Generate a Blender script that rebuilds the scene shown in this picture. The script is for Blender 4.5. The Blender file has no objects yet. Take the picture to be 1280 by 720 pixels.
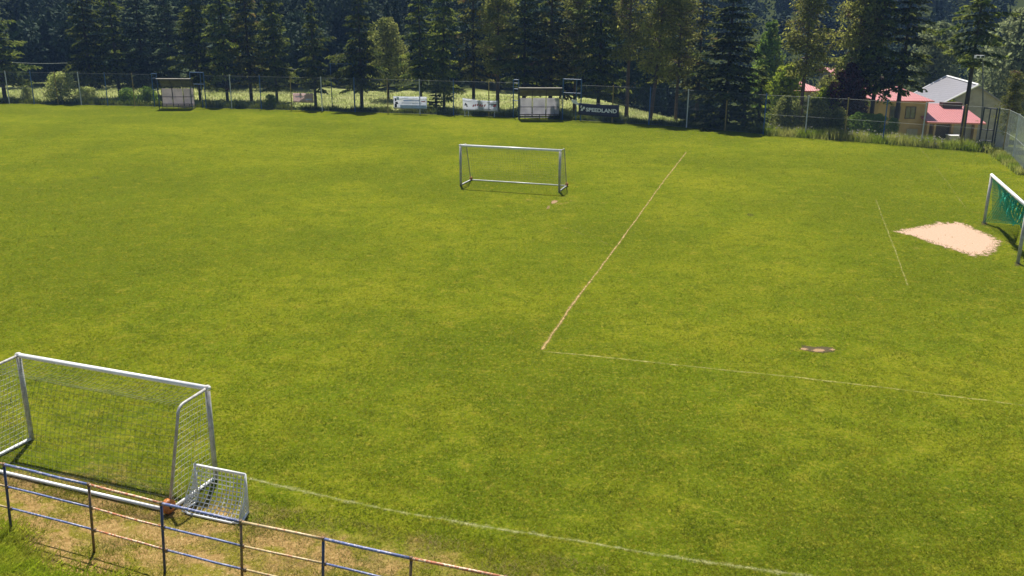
import bpy, math, random
import numpy as np
from mathutils import Vector

random.seed(7)
RNG = np.random.default_rng(7)
S = bpy.context.scene
COL = S.collection

# ------------------------------------------------------------------ camera
FPX, TILT, ROLL, CAMH = 1140.0, 0.296, -0.008, 9.757      # focal length in pixels of a 1280 wide picture
_ct, _st = math.cos(TILT), math.sin(TILT)
FW = np.array([0, _ct, -_st]); _r0 = np.array([1.0, 0, 0]); _d0 = np.cross(FW, _r0)
RT = math.cos(ROLL) * _r0 + math.sin(ROLL) * _d0
DN = -math.sin(ROLL) * _r0 + math.cos(ROLL) * _d0
CAM = np.array([0, 0, CAMH])
cd = bpy.data.cameras.new('camera')
cam = bpy.data.objects.new('camera', cd); COL.objects.link(cam)
cd.sensor_width = 36.0; cd.lens = 36.0 * FPX / 1280.0
cd.clip_start = 0.1; cd.clip_end = 3000
from mathutils import Matrix
_m = Matrix.Identity(4)
for i in range(3):
    _m[i][0] = RT[i]; _m[i][1] = -DN[i]; _m[i][2] = -FW[i]; _m[i][3] = CAM[i]
cam.matrix_world = _m
S.camera = cam
S.render.resolution_x = 1024; S.render.resolution_y = 576

# ------------------------------------------------------------------ world, sun, exposure
SUN_TO = Vector((-0.15, 1.10, 2.12)).normalized()
SUN_EL = math.asin(SUN_TO.z); SUN_AZ = math.atan2(SUN_TO.x, SUN_TO.y)
W = bpy.data.worlds.new('World'); S.world = W; W.use_nodes = True
nt = W.node_tree
sky = nt.nodes.new('ShaderNodeTexSky'); sky.sky_type = 'NISHITA'; sky.sun_disc = False
sky.sun_elevation = SUN_EL; sky.sun_rotation = SUN_AZ
bg = nt.nodes['Background']; bg.inputs['Strength'].default_value = 0.05
nt.links.new(sky.outputs[0], bg.inputs['Color'])
sl = bpy.data.lights.new('sun', 'SUN'); sl.energy = 4.6; sl.angle = math.radians(0.5); sl.color = (1.0, 0.95, 0.86)
so = bpy.data.objects.new('sun', sl); COL.objects.link(so)
so.rotation_euler = (-SUN_TO).to_track_quat('-Z', 'Y').to_euler(); so.location = (0, 40, 60)
S.view_settings.view_transform = 'Standard'; S.view_settings.look = 'None'
S.view_settings.exposure = 0.86; S.view_settings.gamma = 1.0
S.view_settings.use_curve_mapping = False
HAZE_DENSITY = 0.00030

# ------------------------------------------------------------------ picture -> place
def ray(px, py): return FW + (px - 640) / FPX * RT + (py - 360) / FPX * DN
def G(px, py, z=0.0):
    r = ray(px, py); return CAM + (z - CAMH) / r[2] * r
def D(px, py, Y):
    r = ray(px, py); return CAM + r * (Y / r[1])
FENCE_PX = [(-60, 128.5), (12, 129.5), (150, 132.3), (300, 136), (450, 140.3), (600, 145.3), (700, 149.5), (811, 156),
            (906, 163.3), (954, 168), (1006, 171.5), (1055, 175), (1103, 179), (1151, 183.0), (1200, 187), (1241, 190.5)]
FENCE_G = np.array([G(*p) for p in FENCE_PX])
def fence_y(x):
    return np.interp(x, FENCE_G[:, 0], FENCE_G[:, 1])
def fence_at(px):
    by = np.interp(px, [p[0] for p in FENCE_PX], [p[1] for p in FENCE_PX])
    return G(px, by)
def sstep(a, b, x):
    t = np.clip((x - a) / (b - a), 0, 1); return t * t * (3 - 2 * t)
def terrain(x, y):
    x = np.asarray(x, float); y = np.asarray(y, float)
    t = np.maximum(y - fence_y(x) - 3.0, 0)
    drop = sstep(6, 26, x)
    z = -drop * 0.15 * np.minimum(t, 36)
    hill = np.maximum(y - (128 + 30 * sstep(0, 40, x)), 0)
    z = z + np.where(hill < 300, hill * 0.27, 81 + (hill - 300) * 0.02)
    z = z + sstep(5, 40, hill) * 4 * np.sin(x * 0.021 + 1.3) * np.sin(y * 0.017)
    # low bank at the railing rises a little towards the camera
    edge = 17.0 - 0.32 * (x + 11)
    z = z + 0.35 * sstep(0, 3.0, edge - y) * sstep(-2, -9, x)
    return z
def gz(x, y): return float(terrain(x, y))

# ------------------------------------------------------------------ mesh helpers
class MB:
    def __init__(s): s.v = []; s.f = []
    def add(s, vs, fs):
        o = len(s.v); s.v.extend([tuple(p) for p in vs]); s.f.extend([tuple(i + o for i in f) for f in fs])
    def box(s, lo, hi):
        x0, y0, z0 = lo; x1, y1, z1 = hi
        s.add([(x0, y0, z0), (x1, y0, z0), (x1, y1, z0), (x0, y1, z0), (x0, y0, z1), (x1, y0, z1), (x1, y1, z1), (x0, y1, z1)],
              [(0, 3, 2, 1), (4, 5, 6, 7), (0, 1, 5, 4), (1, 2, 6, 5), (2, 3, 7, 6), (3, 0, 4, 7)])
    def obox(s, o, ax, ay, az):
        o, ax, ay, az = map(np.array, (o, ax, ay, az))
        s.add([o, o + ax, o + ax + ay, o + ay, o + az, o + ax + az, o + ax + ay + az, o + ay + az],
              [(0, 3, 2, 1), (4, 5, 6, 7), (0, 1, 5, 4), (1, 2, 6, 5), (2, 3, 7, 6), (3, 0, 4, 7)])
    def tube(s, pts, r, n=8, cap=True):
        pts = [np.array(p, float) for p in pts]; m = len(pts)
        rs = r if hasattr(r, '__len__') else [r] * m
        prev = None; ring = []
        for i, p in enumerate(pts):
            d = pts[min(i + 1, m - 1)] - pts[max(i - 1, 0)]; d = d / (np.linalg.norm(d) + 1e-12)
            if prev is None:
                a = np.array([0, 0, 1.0]) if abs(d[2]) < .9 else np.array([1.0, 0, 0])
            else: a = prev
            u = a - d * (a @ d); u /= np.linalg.norm(u) + 1e-12; prev = u; w = np.cross(d, u)
            ring.append([p + rs[i] * (math.cos(2 * math.pi * k / n) * u + math.sin(2 * math.pi * k / n) * w) for k in range(n)])
        vs = [q for R in ring for q in R]; fs = []
        for i in range(m - 1):
            for k in range(n):
                k2 = (k + 1) % n
                fs.append((i * n + k, i * n + k2, (i + 1) * n + k2, (i + 1) * n + k))
        if cap: fs.append(tuple(range(n))[::-1]); fs.append(tuple((m - 1) * n + k for k in range(n)))
        s.add(vs, fs)
    def sphere(s, c, r, nu=12, nv=8, sc=(1, 1, 1)):
        vs = []; fs = []
        for j in range(nv + 1):
            t = math.pi * j / nv
            for i in range(nu):
                a = 2 * math.pi * i / nu
                vs.append((c[0] + r * sc[0] * math.sin(t) * math.cos(a), c[1] + r * sc[1] * math.sin(t) * math.sin(a), c[2] + r * sc[2] * math.cos(t)))
        for j in range(nv):
            for i in range(nu):
                i2 = (i + 1) % nu; fs.append((j * nu + i, (j + 1) * nu + i, (j + 1) * nu + i2, j * nu + i2))
        s.add(vs, fs)
    def mesh(s, name, mat, smooth=False):
        me = bpy.data.meshes.new(name); me.from_pydata(s.v, [], s.f)
        if mat: me.materials.append(mat)
        if smooth: me.polygons.foreach_set('use_smooth', [True] * len(me.polygons))
        me.update(); return me
    def build(s, name, mat, parent=None, smooth=False):
        return link(name, s.mesh(name, mat, smooth), parent)

def link(name, data, parent=None):
    o = bpy.data.objects.new(name, data); COL.objects.link(o)
    if parent is not None:
        o.parent = parent
        o.matrix_parent_inverse = Matrix.Translation(parent.location).inverted() if parent.get('_abs') else Matrix.Identity(4)
    return o
def tag(o, label=None, cat=None, group=None, kind=None):
    if label: o['label'] = label
    if cat: o['category'] = cat
    if group: o['group'] = group
    if kind: o['kind'] = kind
    return o
def thing(name, label, cat, loc=(0, 0, 0), group=None, absolute=False):
    """An Empty at the thing's base; absolute=True: its parts are given in world coordinates."""
    o = bpy.data.objects.new(name, None); COL.objects.link(o); o.location = tuple(map(float, loc)); o.empty_display_size = .3
    tag(o, label, cat, group)
    if absolute: o['_abs'] = 1
    return o
def np_mesh(name, V, F, mat):
    """V (N,3), F (M,k) numpy -> mesh"""
    me = bpy.data.meshes.new(name); k = F.shape[1]
    me.vertices.add(len(V)); me.vertices.foreach_set('co', np.ascontiguousarray(V, dtype=np.float32).ravel())
    me.loops.add(F.size); me.loops.foreach_set('vertex_index', np.ascontiguousarray(F, dtype=np.int32).ravel())
    me.polygons.add(len(F)); me.polygons.foreach_set('loop_start', np.arange(0, F.size, k, dtype=np.int32))
    me.polygons.foreach_set('loop_total', np.full(len(F), k, dtype=np.int32))
    me.materials.append(mat); me.update(calc_edges=True); me.validate(); return me

# ------------------------------------------------------------------ materials
class NT:
    def __init__(s, name):
        s.m = bpy.data.materials.new(name); s.m.use_nodes = True; s.t = s.m.node_tree
        s.b = s.t.nodes['Principled BSDF']; s.out = s.t.nodes['Material Output']
    def n(s, typ, **kw):
        x = s.t.nodes.new(typ)
        for k, v in kw.items(): setattr(x, k, v)
        return x
    def l(s, a, b): s.t.links.new(a, b)
    def val(s, x, v):
        if hasattr(v, 'links'): s.l(v, x)
        else: x.default_value = v
    def coord(s, kind='Object'): return s.n('ShaderNodeTexCoord').outputs[kind]
    def noise(s, scale, detail=4, rough=.6, vec=None, dist=0):
        x = s.n('ShaderNodeTexNoise'); x.inputs['Scale'].default_value = scale; x.inputs['Detail'].default_value = detail
        x.inputs['Roughness'].default_value = rough; x.inputs['Distortion'].default_value = dist
        s.l(vec if vec is not None else s.coord(), x.inputs['Vector']); return x.outputs['Fac']
    def ramp(s, f, lo, hi):
        x = s.n('ShaderNodeMapRange'); x.interpolation_type = 'SMOOTHSTEP'
        x.inputs['From Min'].default_value = lo; x.inputs['From Max'].default_value = hi; s.l(f, x.inputs['Value']); return x.outputs[0]
    def math(s, op, a, b=0.0):
        x = s.n('ShaderNodeMath', operation=op); s.val(x.inputs[0], a); s.val(x.inputs[1], b); return x.outputs[0]
    def mix(s, f, a, b):
        x = s.n('ShaderNodeMix', data_type='RGBA'); s.val(x.inputs[0], f)
        for i, v in ((6, a), (7, b)):
            if hasattr(v, 'links'): s.l(v, x.inputs[i])
            else: x.inputs[i].default_value = (*v, 1)
        return x.outputs[2]
    def base(s, c):
        if hasattr(c, 'links'): s.l(c, s.b.inputs['Base Color'])
        else: s.b.inputs['Base Color'].default_value = (*c, 1)
    def bump(s, f, strength, dist):
        x = s.n('ShaderNodeBump'); x.inputs['Strength'].default_value = strength; x.inputs['Distance'].default_value = dist
        s.l(f, x.inputs['Height']); s.l(x.outputs[0], s.b.inputs['Normal'])

def simple(name, c, rough=.5, metal=0.0, var=.25, scale=6.0, c2=None, bump=0.0, spec=.5):
    k = NT(name); f = k.noise(scale, 5)
    d = c2 if c2 else tuple(x * (1 - var) for x in c)
    k.base(k.mix(k.ramp(f, .35, .68), c, d)); k.b.inputs['Roughness'].default_value = rough; k.b.inputs['Metallic'].default_value = metal
    k.b.inputs['Specular IOR Level'].default_value = spec
    if bump: k.bump(k.noise(scale * 4, 4), bump, .02)
    return k.m
def leaf(name, c, c2, trans=.35, rvar=.35, scale=.7, dead=None, isl=.8):
    k = NT(name); f = k.noise(scale, 3, .6, k.coord('Object'))
    col = k.mix(k.ramp(f, .35, .65), c, c2)
    if dead: col = k.mix(k.ramp(k.noise(.55, 2, .5), .58, .72), col, dead)
    oi = k.n('ShaderNodeObjectInfo').outputs['Random']
    geo = k.n('ShaderNodeNewGeometry').outputs['Random Per Island']
    v = k.math('ADD', k.math('MULTIPLY', oi, rvar), k.math('ADD', k.math('MULTIPLY', geo, isl), 1 - isl / 2 - rvar / 2))
    hsv = k.n('ShaderNodeHueSaturation'); k.l(col, hsv.inputs['Color']); k.l(v, hsv.inputs['Value']); col = hsv.outputs[0]
    k.base(col); k.b.inputs['Roughness'].default_value = .75; k.b.inputs['Specular IOR Level'].default_value = .08
    tr = k.n('ShaderNodeBsdfTranslucent'); 
    h2 = k.n('ShaderNodeHueSaturation'); h2.inputs['Hue'].default_value = .495; h2.inputs['Value'].default_value = 1.3; k.l(col, h2.inputs['Color'])
    k.l(h2.outputs[0], tr.inputs['Color'])
    mx = k.n('ShaderNodeMixShader'); mx.inputs[0].default_value = trans
    k.l(k.b.outputs[0], mx.inputs[1]); k.l(tr.outputs[0], mx.inputs[2]); k.l(mx.outputs[0], k.out.inputs['Surface'])
    return k.m
def masked(name, c, c2, lo, hi, scale, rough=.9, attr=True):
    """worn mark on the grass: the colour is real, wear decides where grass shows through"""
    k = NT(name); f = k.noise(scale, 6, .7); k.base(k.mix(k.ramp(k.noise(scale * 2.3, 4), .35, .65), c, c2))
    k.b.inputs['Roughness'].default_value = rough; k.b.inputs['Specular IOR Level'].default_value = .1
    tr = k.n('ShaderNodeBsdfTransparent'); mx = k.n('ShaderNodeMixShader')
    a = k.n('ShaderNodeAttribute'); a.attribute_name = 'edge'
    g = k.math('ADD', f, a.outputs['Fac'])
    k.l(k.ramp(g, lo, hi), mx.inputs[0]); k.l(tr.outputs[0], mx.inputs[1]); k.l(k.b.outputs[0], mx.inputs[2]); k.l(mx.outputs[0], k.out.inputs['Surface'])
    return k.m

def cloth(name, c, c2, trans=.5):
    k = NT(name); col = k.mix(k.ramp(k.noise(1.4, 4), .35, .68), c, c2); k.base(col); k.b.inputs['Roughness'].default_value = .6
    tr = k.n('ShaderNodeBsdfTranslucent'); k.l(col, tr.inputs['Color']); mx = k.n('ShaderNodeMixShader'); mx.inputs[0].default_value = trans
    k.l(k.b.outputs[0], mx.inputs[1]); k.l(tr.outputs[0], mx.inputs[2]); k.l(mx.outputs[0], k.out.inputs['Surface']); return k.m

def ground_material():
    k = NT('turf'); a = k.n('ShaderNodeAttribute'); a.attribute_name = 'zone'
    sp = k.n('ShaderNodeSeparateColor'); k.l(a.outputs['Color'], sp.inputs[0])
    dry, meadow, wood = sp.outputs[0], sp.outputs[1], sp.outputs[2]
    n0, n1, n2, n3, n4 = k.noise(.07, 3, .55), k.noise(.32, 5, .6), k.noise(1.6, 5, .62, dist=.4), k.noise(7, 5, .65), k.noise(38, 4, .7)
    c = k.mix(k.ramp(n1, .36, .64), (.099, .133, .0065), (.140, .160, .0085))
    c = k.mix(k.math('MULTIPLY', k.ramp(n0, .42, .62), .85), c, (.078, .106, .006))
    c = k.mix(k.math('MULTIPLY', k.ramp(n0, .46, .30), .60), c, (.180, .186, .012))
    c = k.mix(k.math('MULTIPLY', k.ramp(n2, .50, .66), .65), c, (.066, .090, .006))
    c = k.mix(k.math('MULTIPLY', k.ramp(n2, .46, .28), .52), c, (.222, .192, .022))
    c = k.mix(k.math('MULTIPLY', k.ramp(n3, .52, .64), .62), c, (.046, .064, .005))
    c = k.mix(k.math('MULTIPLY', k.ramp(n3, .47, .33), .60), c, (.245, .212, .028))
    n5 = k.noise(16, 5, .75)
    c = k.mix(k.math('MULTIPLY', k.ramp(n5, .54, .66), .70), c, (.036, .054, .003))
    c = k.mix(k.math('MULTIPLY', k.ramp(n5, .45, .34), .60), c, (.31, .265, .05))
    c = k.mix(k.math('MULTIPLY', k.ramp(n4, .52, .66), .50), c, (.042, .062, .003))
    straw = k.mix(k.ramp(n3, .38, .64), (.33, .215, .085), (.22, .14, .05))
    straw = k.mix(k.math('MULTIPLY', k.ramp(n2, .44, .60), .85), straw, (.155, .150, .012))
    straw = k.mix(k.math('MULTIPLY', k.ramp(n4, .5, .7), .5), straw, (.10, .07, .025))
    straw = k.mix(k.math('MULTIPLY', k.ramp(k.noise(16, 5, .75), .46, .34), .7), straw, (.48, .36, .16))
    dm = k.ramp(k.math('ADD', dry, k.math('MULTIPLY', k.math('SUBTRACT', k.noise(.9, 6, .7), .5), 1.3)), .32, .68)
    c = k.mix(dm, c, straw)
    hay = k.mix(k.ramp(k.noise(.9, 4), .38, .62), (.38, .38, .18), (.24, .29, .08))
    hay = k.mix(k.math('MULTIPLY', k.ramp(k.noise(4, 4), .45, .65), .6), hay, (.20, .23, .05))
    c = k.mix(meadow, c, hay)
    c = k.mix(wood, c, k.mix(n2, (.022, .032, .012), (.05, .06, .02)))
    k.base(c); k.b.inputs['Roughness'].default_value = 1.0; k.b.inputs['Specular IOR Level'].default_value = 0.0
    h = k.math('ADD', k.math('MULTIPLY', n4, .7), k.math('MULTIPLY', n3, .9)); k.bump(h, .55, .06)
    return k.m

def paint(name, c, chip, lo=.52, hi=.6, scale=22, rough=.45):
    k = NT(name); f = k.noise(scale, 6, .72); g = k.noise(scale * .3, 3)
    col = k.mix(k.ramp(f, lo, hi), k.mix(k.ramp(g, .4, .62), c, tuple(x * .72 for x in c)), chip)
    k.base(col); k.b.inputs['Roughness'].default_value = rough; k.bump(f, .15, .01); return k.m

M = {}
M['turf'] = ground_material()
M['white_alu'] = simple('white_aluminium', (.86, .86, .86), .35, 0, scale=3, c2=(.74, .74, .73))
M['shaded_post'] = simple('backlit_shaded_white_post', (.50, .49, .47), .5, 0, scale=7, c2=(.33, .31, .29))  # white posts greyed: their backlit shade is put into the colour
M['dull_grey'] = simple('dull_grey_metal', (.16, .16, .17), .5, .0, scale=5)
M['black_metal'] = simple('black_metal', (.02, .021, .023), .5, scale=5)
M['net_pale'] = simple('pale_net_cord', (.80, .80, .76), .8, scale=3)
M['net_dark'] = simple('grey_green_net_cord', (.26, .28, .20), .8, scale=3)
M['net_green'] = simple('green_net_cord', (.015, .36, .22), .8, scale=3, c2=(.01, .27, .17))
M['orange'] = simple('orange_plastic', (.62, .20, .03), .5, scale=9, c2=(.30, .10, .03))
M['rubber'] = simple('dark_rubber', (.03, .025, .02), .8, scale=9)
M['blue_paint'] = paint('worn_blue_paint', (.13, .17, .36), (.50, .46, .50), .49, .64)
M['red_paint'] = paint('worn_red_paint', (.50, .17, .08), (.66, .54, .36), .46, .56)
M['cream_paint'] = paint('worn_cream_paint', (.60, .47, .25), (.36, .12, .05), .52, .60)
M['dark_blue_post'] = paint('dark_blue_post_paint', (.05, .065, .14), (.16, .12, .10), .6, .68)
M['rust_post'] = paint('rusty_post_paint', (.17, .12, .055), (.26, .13, .07), .5, .6)
M['fence_white'] = simple('pale_fence_post', (.62, .63, .62), .5, scale=3)
M['fence_blue'] = simple('blue_fence_post', (.045, .13, .33), .5, scale=3)
M['fence_rust'] = simple('rusty_yellow_fence_post', (.33, .24, .07), .6, scale=3)
M['wire'] = simple('fence_wire', (.16, .18, .17), .5, .3, scale=3)
M['wire_pale'] = simple('galvanised_wire', (.40, .44, .42), .45, .3, scale=3)
M['panel_white'] = cloth('grey_white_panel', (.72, .71, .73), (.58, .57, .60), .6)
M['panel_pink'] = cloth('pinkish_white_panel', (.66, .61, .61), (.54, .50, .50), .5)
M['poly_roof'] = simple('dusty_roof_sheet', (.17, .155, .12), .6, scale=2, c2=(.10, .09, .07))
M['frame_dark'] = simple('dark_steel_frame', (.03, .035, .05), .5, scale=4)
M['frame_blue'] = simple('blue_steel_frame', (.035, .12, .26), .45, scale=4, c2=(.03, .085, .18))
M['bench_wood'] = simple('bench_wood', (.10, .075, .05), .7, scale=4)
M['cloth_white'] = cloth('white_banner_cloth', (.84, .86, .90), (.74, .78, .86), .75)
M['cloth_pink'] = cloth('faded_pink_white_cloth', (.78, .66, .66), (.70, .58, .58), .75)
M['cloth_navy'] = simple('navy_banner_cloth', (.030, .030, .075), .7, scale=1.5)
M['ink_white'] = simple('white_ink', (.80, .80, .82), .7, scale=2, var=.1)
M['ink_blue'] = simple('blue_ink', (.16, .32, .68), .7, scale=2)
M['ink_pale'] = simple('pale_blue_ink', (.45, .55, .74), .7, scale=2)
M['ink_dark'] = simple('dark_ink', (.06, .06, .09), .7, scale=2)
M['ink_red'] = simple('red_ink', (.55, .07, .07), .7, scale=2)
M['bark'] = simple('dark_bark', (.060, .045, .034), .9, scale=3, c2=(.032, .025, .02), bump=.4)
M['bark_pine'] = simple('brown_pine_bark', (.15, .095, .065), .9, scale=3, c2=(.08, .055, .04), bump=.4)
M['spruce'] = leaf('spruce_needles', (.050, .084, .014), (.165, .190, .030), .45, .7, scale=1.1)
M['spruce_brown'] = leaf('spruce_needles_with_brown', (.062, .086, .018), (.18, .175, .035), .45, .6, scale=1.1, dead=(.15, .082, .045))
M['spruce_hazed'] = leaf('haze_tinted_spruce_needles', (.075, .115, .062), (.13, .165, .08), .42, .3)  # bluish tint paints distance haze into the needles
M['pine'] = leaf('pine_needles', (.13, .15, .035), (.26, .265, .06), .5, .5, .4, dead=(.15, .10, .055))
M['leaf_olive'] = leaf('olive_leaves', (.13, .155, .035), (.21, .22, .06), .5, .25)
M['leaf_green'] = leaf('green_leaves', (.12, .21, .03), (.21, .29, .05), .5, .25)
M['leaf_yellow'] = leaf('yellow_green_leaves', (.18, .25, .02), (.28, .32, .035), .5, .25)
M['leaf_grey'] = leaf('grey_green_leaves', (.15, .185, .085), (.23, .26, .12), .45, .25)
M['leaf_pale'] = leaf('pale_bush_leaves', (.40, .42, .17), (.28, .34, .07), .55, .2)
M['leaf_purple'] = leaf('purple_leaves', (.060, .024, .030), (.095, .042, .042), .3, .2)
M['leaf_forest'] = leaf('far_forest_leaves', (.016, .034, .020), (.030, .052, .024), .10, .2, scale=.05, isl=.4)
M['shade_weed'] = leaf('shade_painted_weed_blades', (.07, .10, .014), (.11, .13, .02), .35, .2, scale=.5)  # darker copy of the weeds: tree shade at the fence foot, as colour
M['weed'] = leaf('weed_blades', (.17, .24, .022), (.32, .33, .09), .6, .2, scale=.5)
M['hay'] = leaf('hay_blades', (.42, .42, .21), (.27, .32, .10), .55, .2, scale=.3)
M['lush'] = leaf('lush_blades', (.26, .34, .016), (.36, .38, .04), .6, .2, scale=1.5)
M['straw'] = leaf('straw_blades', (.42, .33, .15), (.25, .24, .05), .4, .2, scale=.5)
M['blade'] = leaf('turf_blades', (.102, .140, .007), (.205, .205, .014), .5, .2, scale=.9)
M['flower'] = simple('pale_flower_heads', (.50, .46, .36), .8, scale=3)
M['sand'] = None

# ------------------------------------------------------------------ ground: one sheet, field, meadow and hillside
def axis(lo, hi, step, far, n):
    a = np.arange(lo, hi + 1e-6, step)
    l = lo - np.geomspace(3, far, n)[::-1]; r = hi + np.geomspace(3, far, n)
    return np.concatenate([l, a, r])
gx = axis(-75, 62, 1.0, 700, 26); gy = axis(8, 150, 1.0, 700, 30)
XX, YY = np.meshgrid(gx, gy); ZZ = terrain(XX, YY)
V = np.stack([XX, YY, ZZ], -1).reshape(-1, 3); nx, ny = len(gx), len(gy)
I = np.arange(nx * ny).reshape(ny, nx)
Fq = np.stack([I[:-1, :-1], I[:-1, 1:], I[1:, 1:], I[1:, :-1]], -1).reshape(-1, 4)
gm = np_mesh('ground', V, Fq, M['turf'])
gm.polygons.foreach_set('use_smooth', [True] * len(gm.polygons))
# zones: dry strip along the near touchline, hay meadow beyond the fence, woodland floor
T0, T1 = G(330, 603), G(1010, 720)
tdir = (T1 - T0)[:2] / np.linalg.norm((T1 - T0)[:2]); tn = np.array([tdir[1], -tdir[0]])
def near_dist(x, y): return (x - T0[0]) * tn[0] + (y - T0[1]) * tn[1]       # metres from the touchline towards the camera
sd = near_dist(V[:, 0], V[:, 1])
along = (V[:, 0] - T0[0]) * tdir[0] + (V[:, 1] - T0[1]) * tdir[1]
dry = sstep(.2, 2.4, sd) * (1 - sstep(4.2, 6.4, sd)) * (1 - .45 * sstep(0, 7, along))
gc = (G(150, 560) + G(150, 600)) / 2
dry = np.maximum(dry, .24 * sstep(-6, 0, sd) * (1 - sstep(4, 6.4, sd)) * (.4 + .6 * (1 - sstep(0, 12, along))))
dry = np.maximum(dry, .34 * np.exp(-(((V[:, 0] - gc[0]) / 3.5) ** 2 + ((V[:, 1] - gc[1] + .3) / 1.5) ** 2)))
for (px, py, r, s_) in ((700, 255, 4, .30), (1020, 436, 1.6, .3), (1190, 300, 6, .32), (1010, 300, 5, .15), (560, 560, 3.0, .22)):
    g_ = G(px, py); dry = np.maximum(dry, s_ * np.exp(-(((V[:, 0] - g_[0]) ** 2 + (V[:, 1] - g_[1]) ** 2) / r ** 2)))
beyond = V[:, 1] - fence_y(V[:, 0])
hayz = sstep(.5, 2.5, beyond) * (1 - sstep(22, 40, beyond))
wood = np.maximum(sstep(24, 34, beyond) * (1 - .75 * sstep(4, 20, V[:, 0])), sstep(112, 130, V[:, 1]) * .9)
ca = gm.color_attributes.new('zone', 'FLOAT_COLOR', 'POINT')
ca.data.foreach_set('color', np.stack([dry, hayz, wood, np.ones_like(dry)], -1).astype(np.float32).ravel())
tag(link('ground', gm), kind='structure')

# ------------------------------------------------------------------ faded line markings and bare patches (sheets 4 mm up)
M['line_tan'] = masked('worn_bare_line', (.40, .275, .12), (.28, .21, .07), .36, .80, 4.5)
M['line_pale'] = masked('faded_pale_line', (.38, .34, .13), (.28, .26, .07), .40, .92, 3.0)
M['line_faint'] = masked('very_faint_line', (.30, .28, .07), (.25, .24, .05), .46, 1.0, 2.0)
M['line_white'] = masked('worn_white_line', (.42, .41, .21), (.30, .30, .10), .44, 1.04, 5.0)
M['sand'] = masked('pale_dry_sand', (.46, .315, .225), (.41, .28, .19), .37, .50, 4.5)
M['soil'] = masked('bare_pinkish_soil', (.33, .215, .12), (.22, .145, .07), .46, .72, 16.0)
M['mud'] = masked('dark_turned_earth', (.055, .045, .025), (.09, .07, .03), .56, .84, 14.0)
def sheet(name, V, F, edge, mat):
    me = np_mesh(name, np.array(V), np.array(F), mat)
    at = me.attributes.new('edge', 'FLOAT', 'POINT'); at.data.foreach_set('value', np.array(edge, dtype=np.float32))
    return tag(link(name, me), kind='structure')
LINES, PATCHES = [], []
def ribbon(name, pxs, width, mat, z=.004, jit=.02):
    if mat is not M['line_faint']: LINES.append((pxs, .9))
    P_ = [G(*p) for p in pxs]; pts = []
    for a, b in zip(P_[:-1], P_[1:]):
        n = max(2, int(np.linalg.norm(b - a) / .4))
        pts += [a + (b - a) * i / n for i in range(n)]
    pts.append(P_[-1]); vs = []; ed = []; fs = []
    for i, p in enumerate(pts):
        d = (pts[min(i + 1, len(pts) - 1)] - pts[max(i - 1, 0)])[:2]; d = d / np.linalg.norm(d); nn = np.array([d[1], -d[0]])
        w = width * (1 + random.uniform(-.25, .25)); off = random.uniform(-jit, jit)
        for s_, e in ((-.5, -.15), (0, .2), (.5, -.15)):
            q = p[:2] + nn * (w * s_ + off); vs.append((q[0], q[1], z + gz(q[0], q[1]))); ed.append(e)
    for i in range(len(pts) - 1):
        for k in range(2): fs.append((i * 3 + k, i * 3 + k + 1, i * 3 + k + 4, i * 3 + k + 3))
    return sheet(name, vs, fs, ed, mat)
ribbon('penalty_area_line', [(677, 437.5), (716, 380), (755, 329), (799, 269), (830, 226), (858, 190)], .125, M['line_tan'])
ribbon('penalty_area_line', [(677, 437.5), (697, 408), (716, 380), (738, 351)], .15, M['line_tan'], z=.008)
ribbon('penalty_area_side_line', [(679, 439), (780, 449), (900, 462), (1000, 472), (1100, 484), (1280, 506.5)], .13, M['line_pale'])
ribbon('goal_area_line', [(1095, 250), (1103, 272), (1115, 302), (1126, 334), (1135, 357)], .09, M['line_pale'])
ribbon('goal_line', [(1150, 185), (1180, 222), (1207, 260)], .16, M['line_faint'])
ribbon('touchline', [(260, 585), (330, 603), (410, 621), (500, 640), (610, 659), (720, 676), (870, 701), (1060, 727)], .22, M['line_white'])
ribbon('faint_old_line', [(700, 282), (722, 290), (760, 305)], .12, M['line_faint'])
def patch(name, outline, mat, z=.004, rough=.25, grow=1.0, core=.5):
    """irregular patch: rings shrinking to the centre; the rim wears away into the grass"""
    PATCHES.append(outline)
    O = np.array([G(*p)[:2] for p in outline]); c = O.mean(0); pts = []
    n = len(O)
    for i in range(n):
        for k in range(6):
            t = k / 6; pts.append(O[i] * (1 - t) + O[(i + 1) % n] * t)
    pts = np.array(pts); m = len(pts)
    vs, ed, fs = [], [], []
    for s_, e in ((1.16 * grow, -.40), (1.0 * grow, -.10), (.80, .10), (.5, core), (.02, core)):
        for p in pts:
            q = c + (p - c) * (s_ + random.uniform(-.04, .04) * (1 if s_ > .9 else 0)); vs.append((q[0], q[1], z + gz(*q))); ed.append(e)
    for r in range(4):
        for i in range(m):
            j = (i + 1) % m; fs.append((r * m + i, r * m + j, (r + 1) * m + j, (r + 1) * m + i))
    return sheet(name, vs, fs, ed, mat)
patch('sandy_patch', [(1116, 289), (1130, 286), (1150, 283), (1172, 278), (1203, 278), (1222, 287), (1240, 295), (1252, 302), (1247, 311), (1236, 319), (1219, 321), (1190, 312), (1160, 303), (1140, 295)], M['sand'])
patch('bare_spot', [(688, 252), (693, 249.5), (699, 251), (694, 254.5), (689, 255.5)], M['soil'], core=.25)
patch('bare_spot', [(682, 262), (685, 257), (688, 257), (687, 261)], M['soil'], core=.1)
patch('earth_scar', [(994, 437), (997, 430), (1015, 433), (1030, 432), (1047, 434), (1048, 441), (1030, 443), (1010, 441)], M['mud'], z=.004)
patch('bare_spot', [(999, 437), (1001, 434.5), (1008, 435), (1012, 437), (1006, 438.5)], M['soil'], z=.008, core=.3)
patch('bare_spot', [(1012, 438), (1020, 435.5), (1028, 436), (1034, 438), (1030, 440), (1018, 440.5)], M['soil'], z=.008, core=.35)
patch('bare_spot', [(1035, 437), (1041, 435.5), (1046, 437.5), (1040, 439)], M['soil'], z=.008, core=.25)
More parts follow.
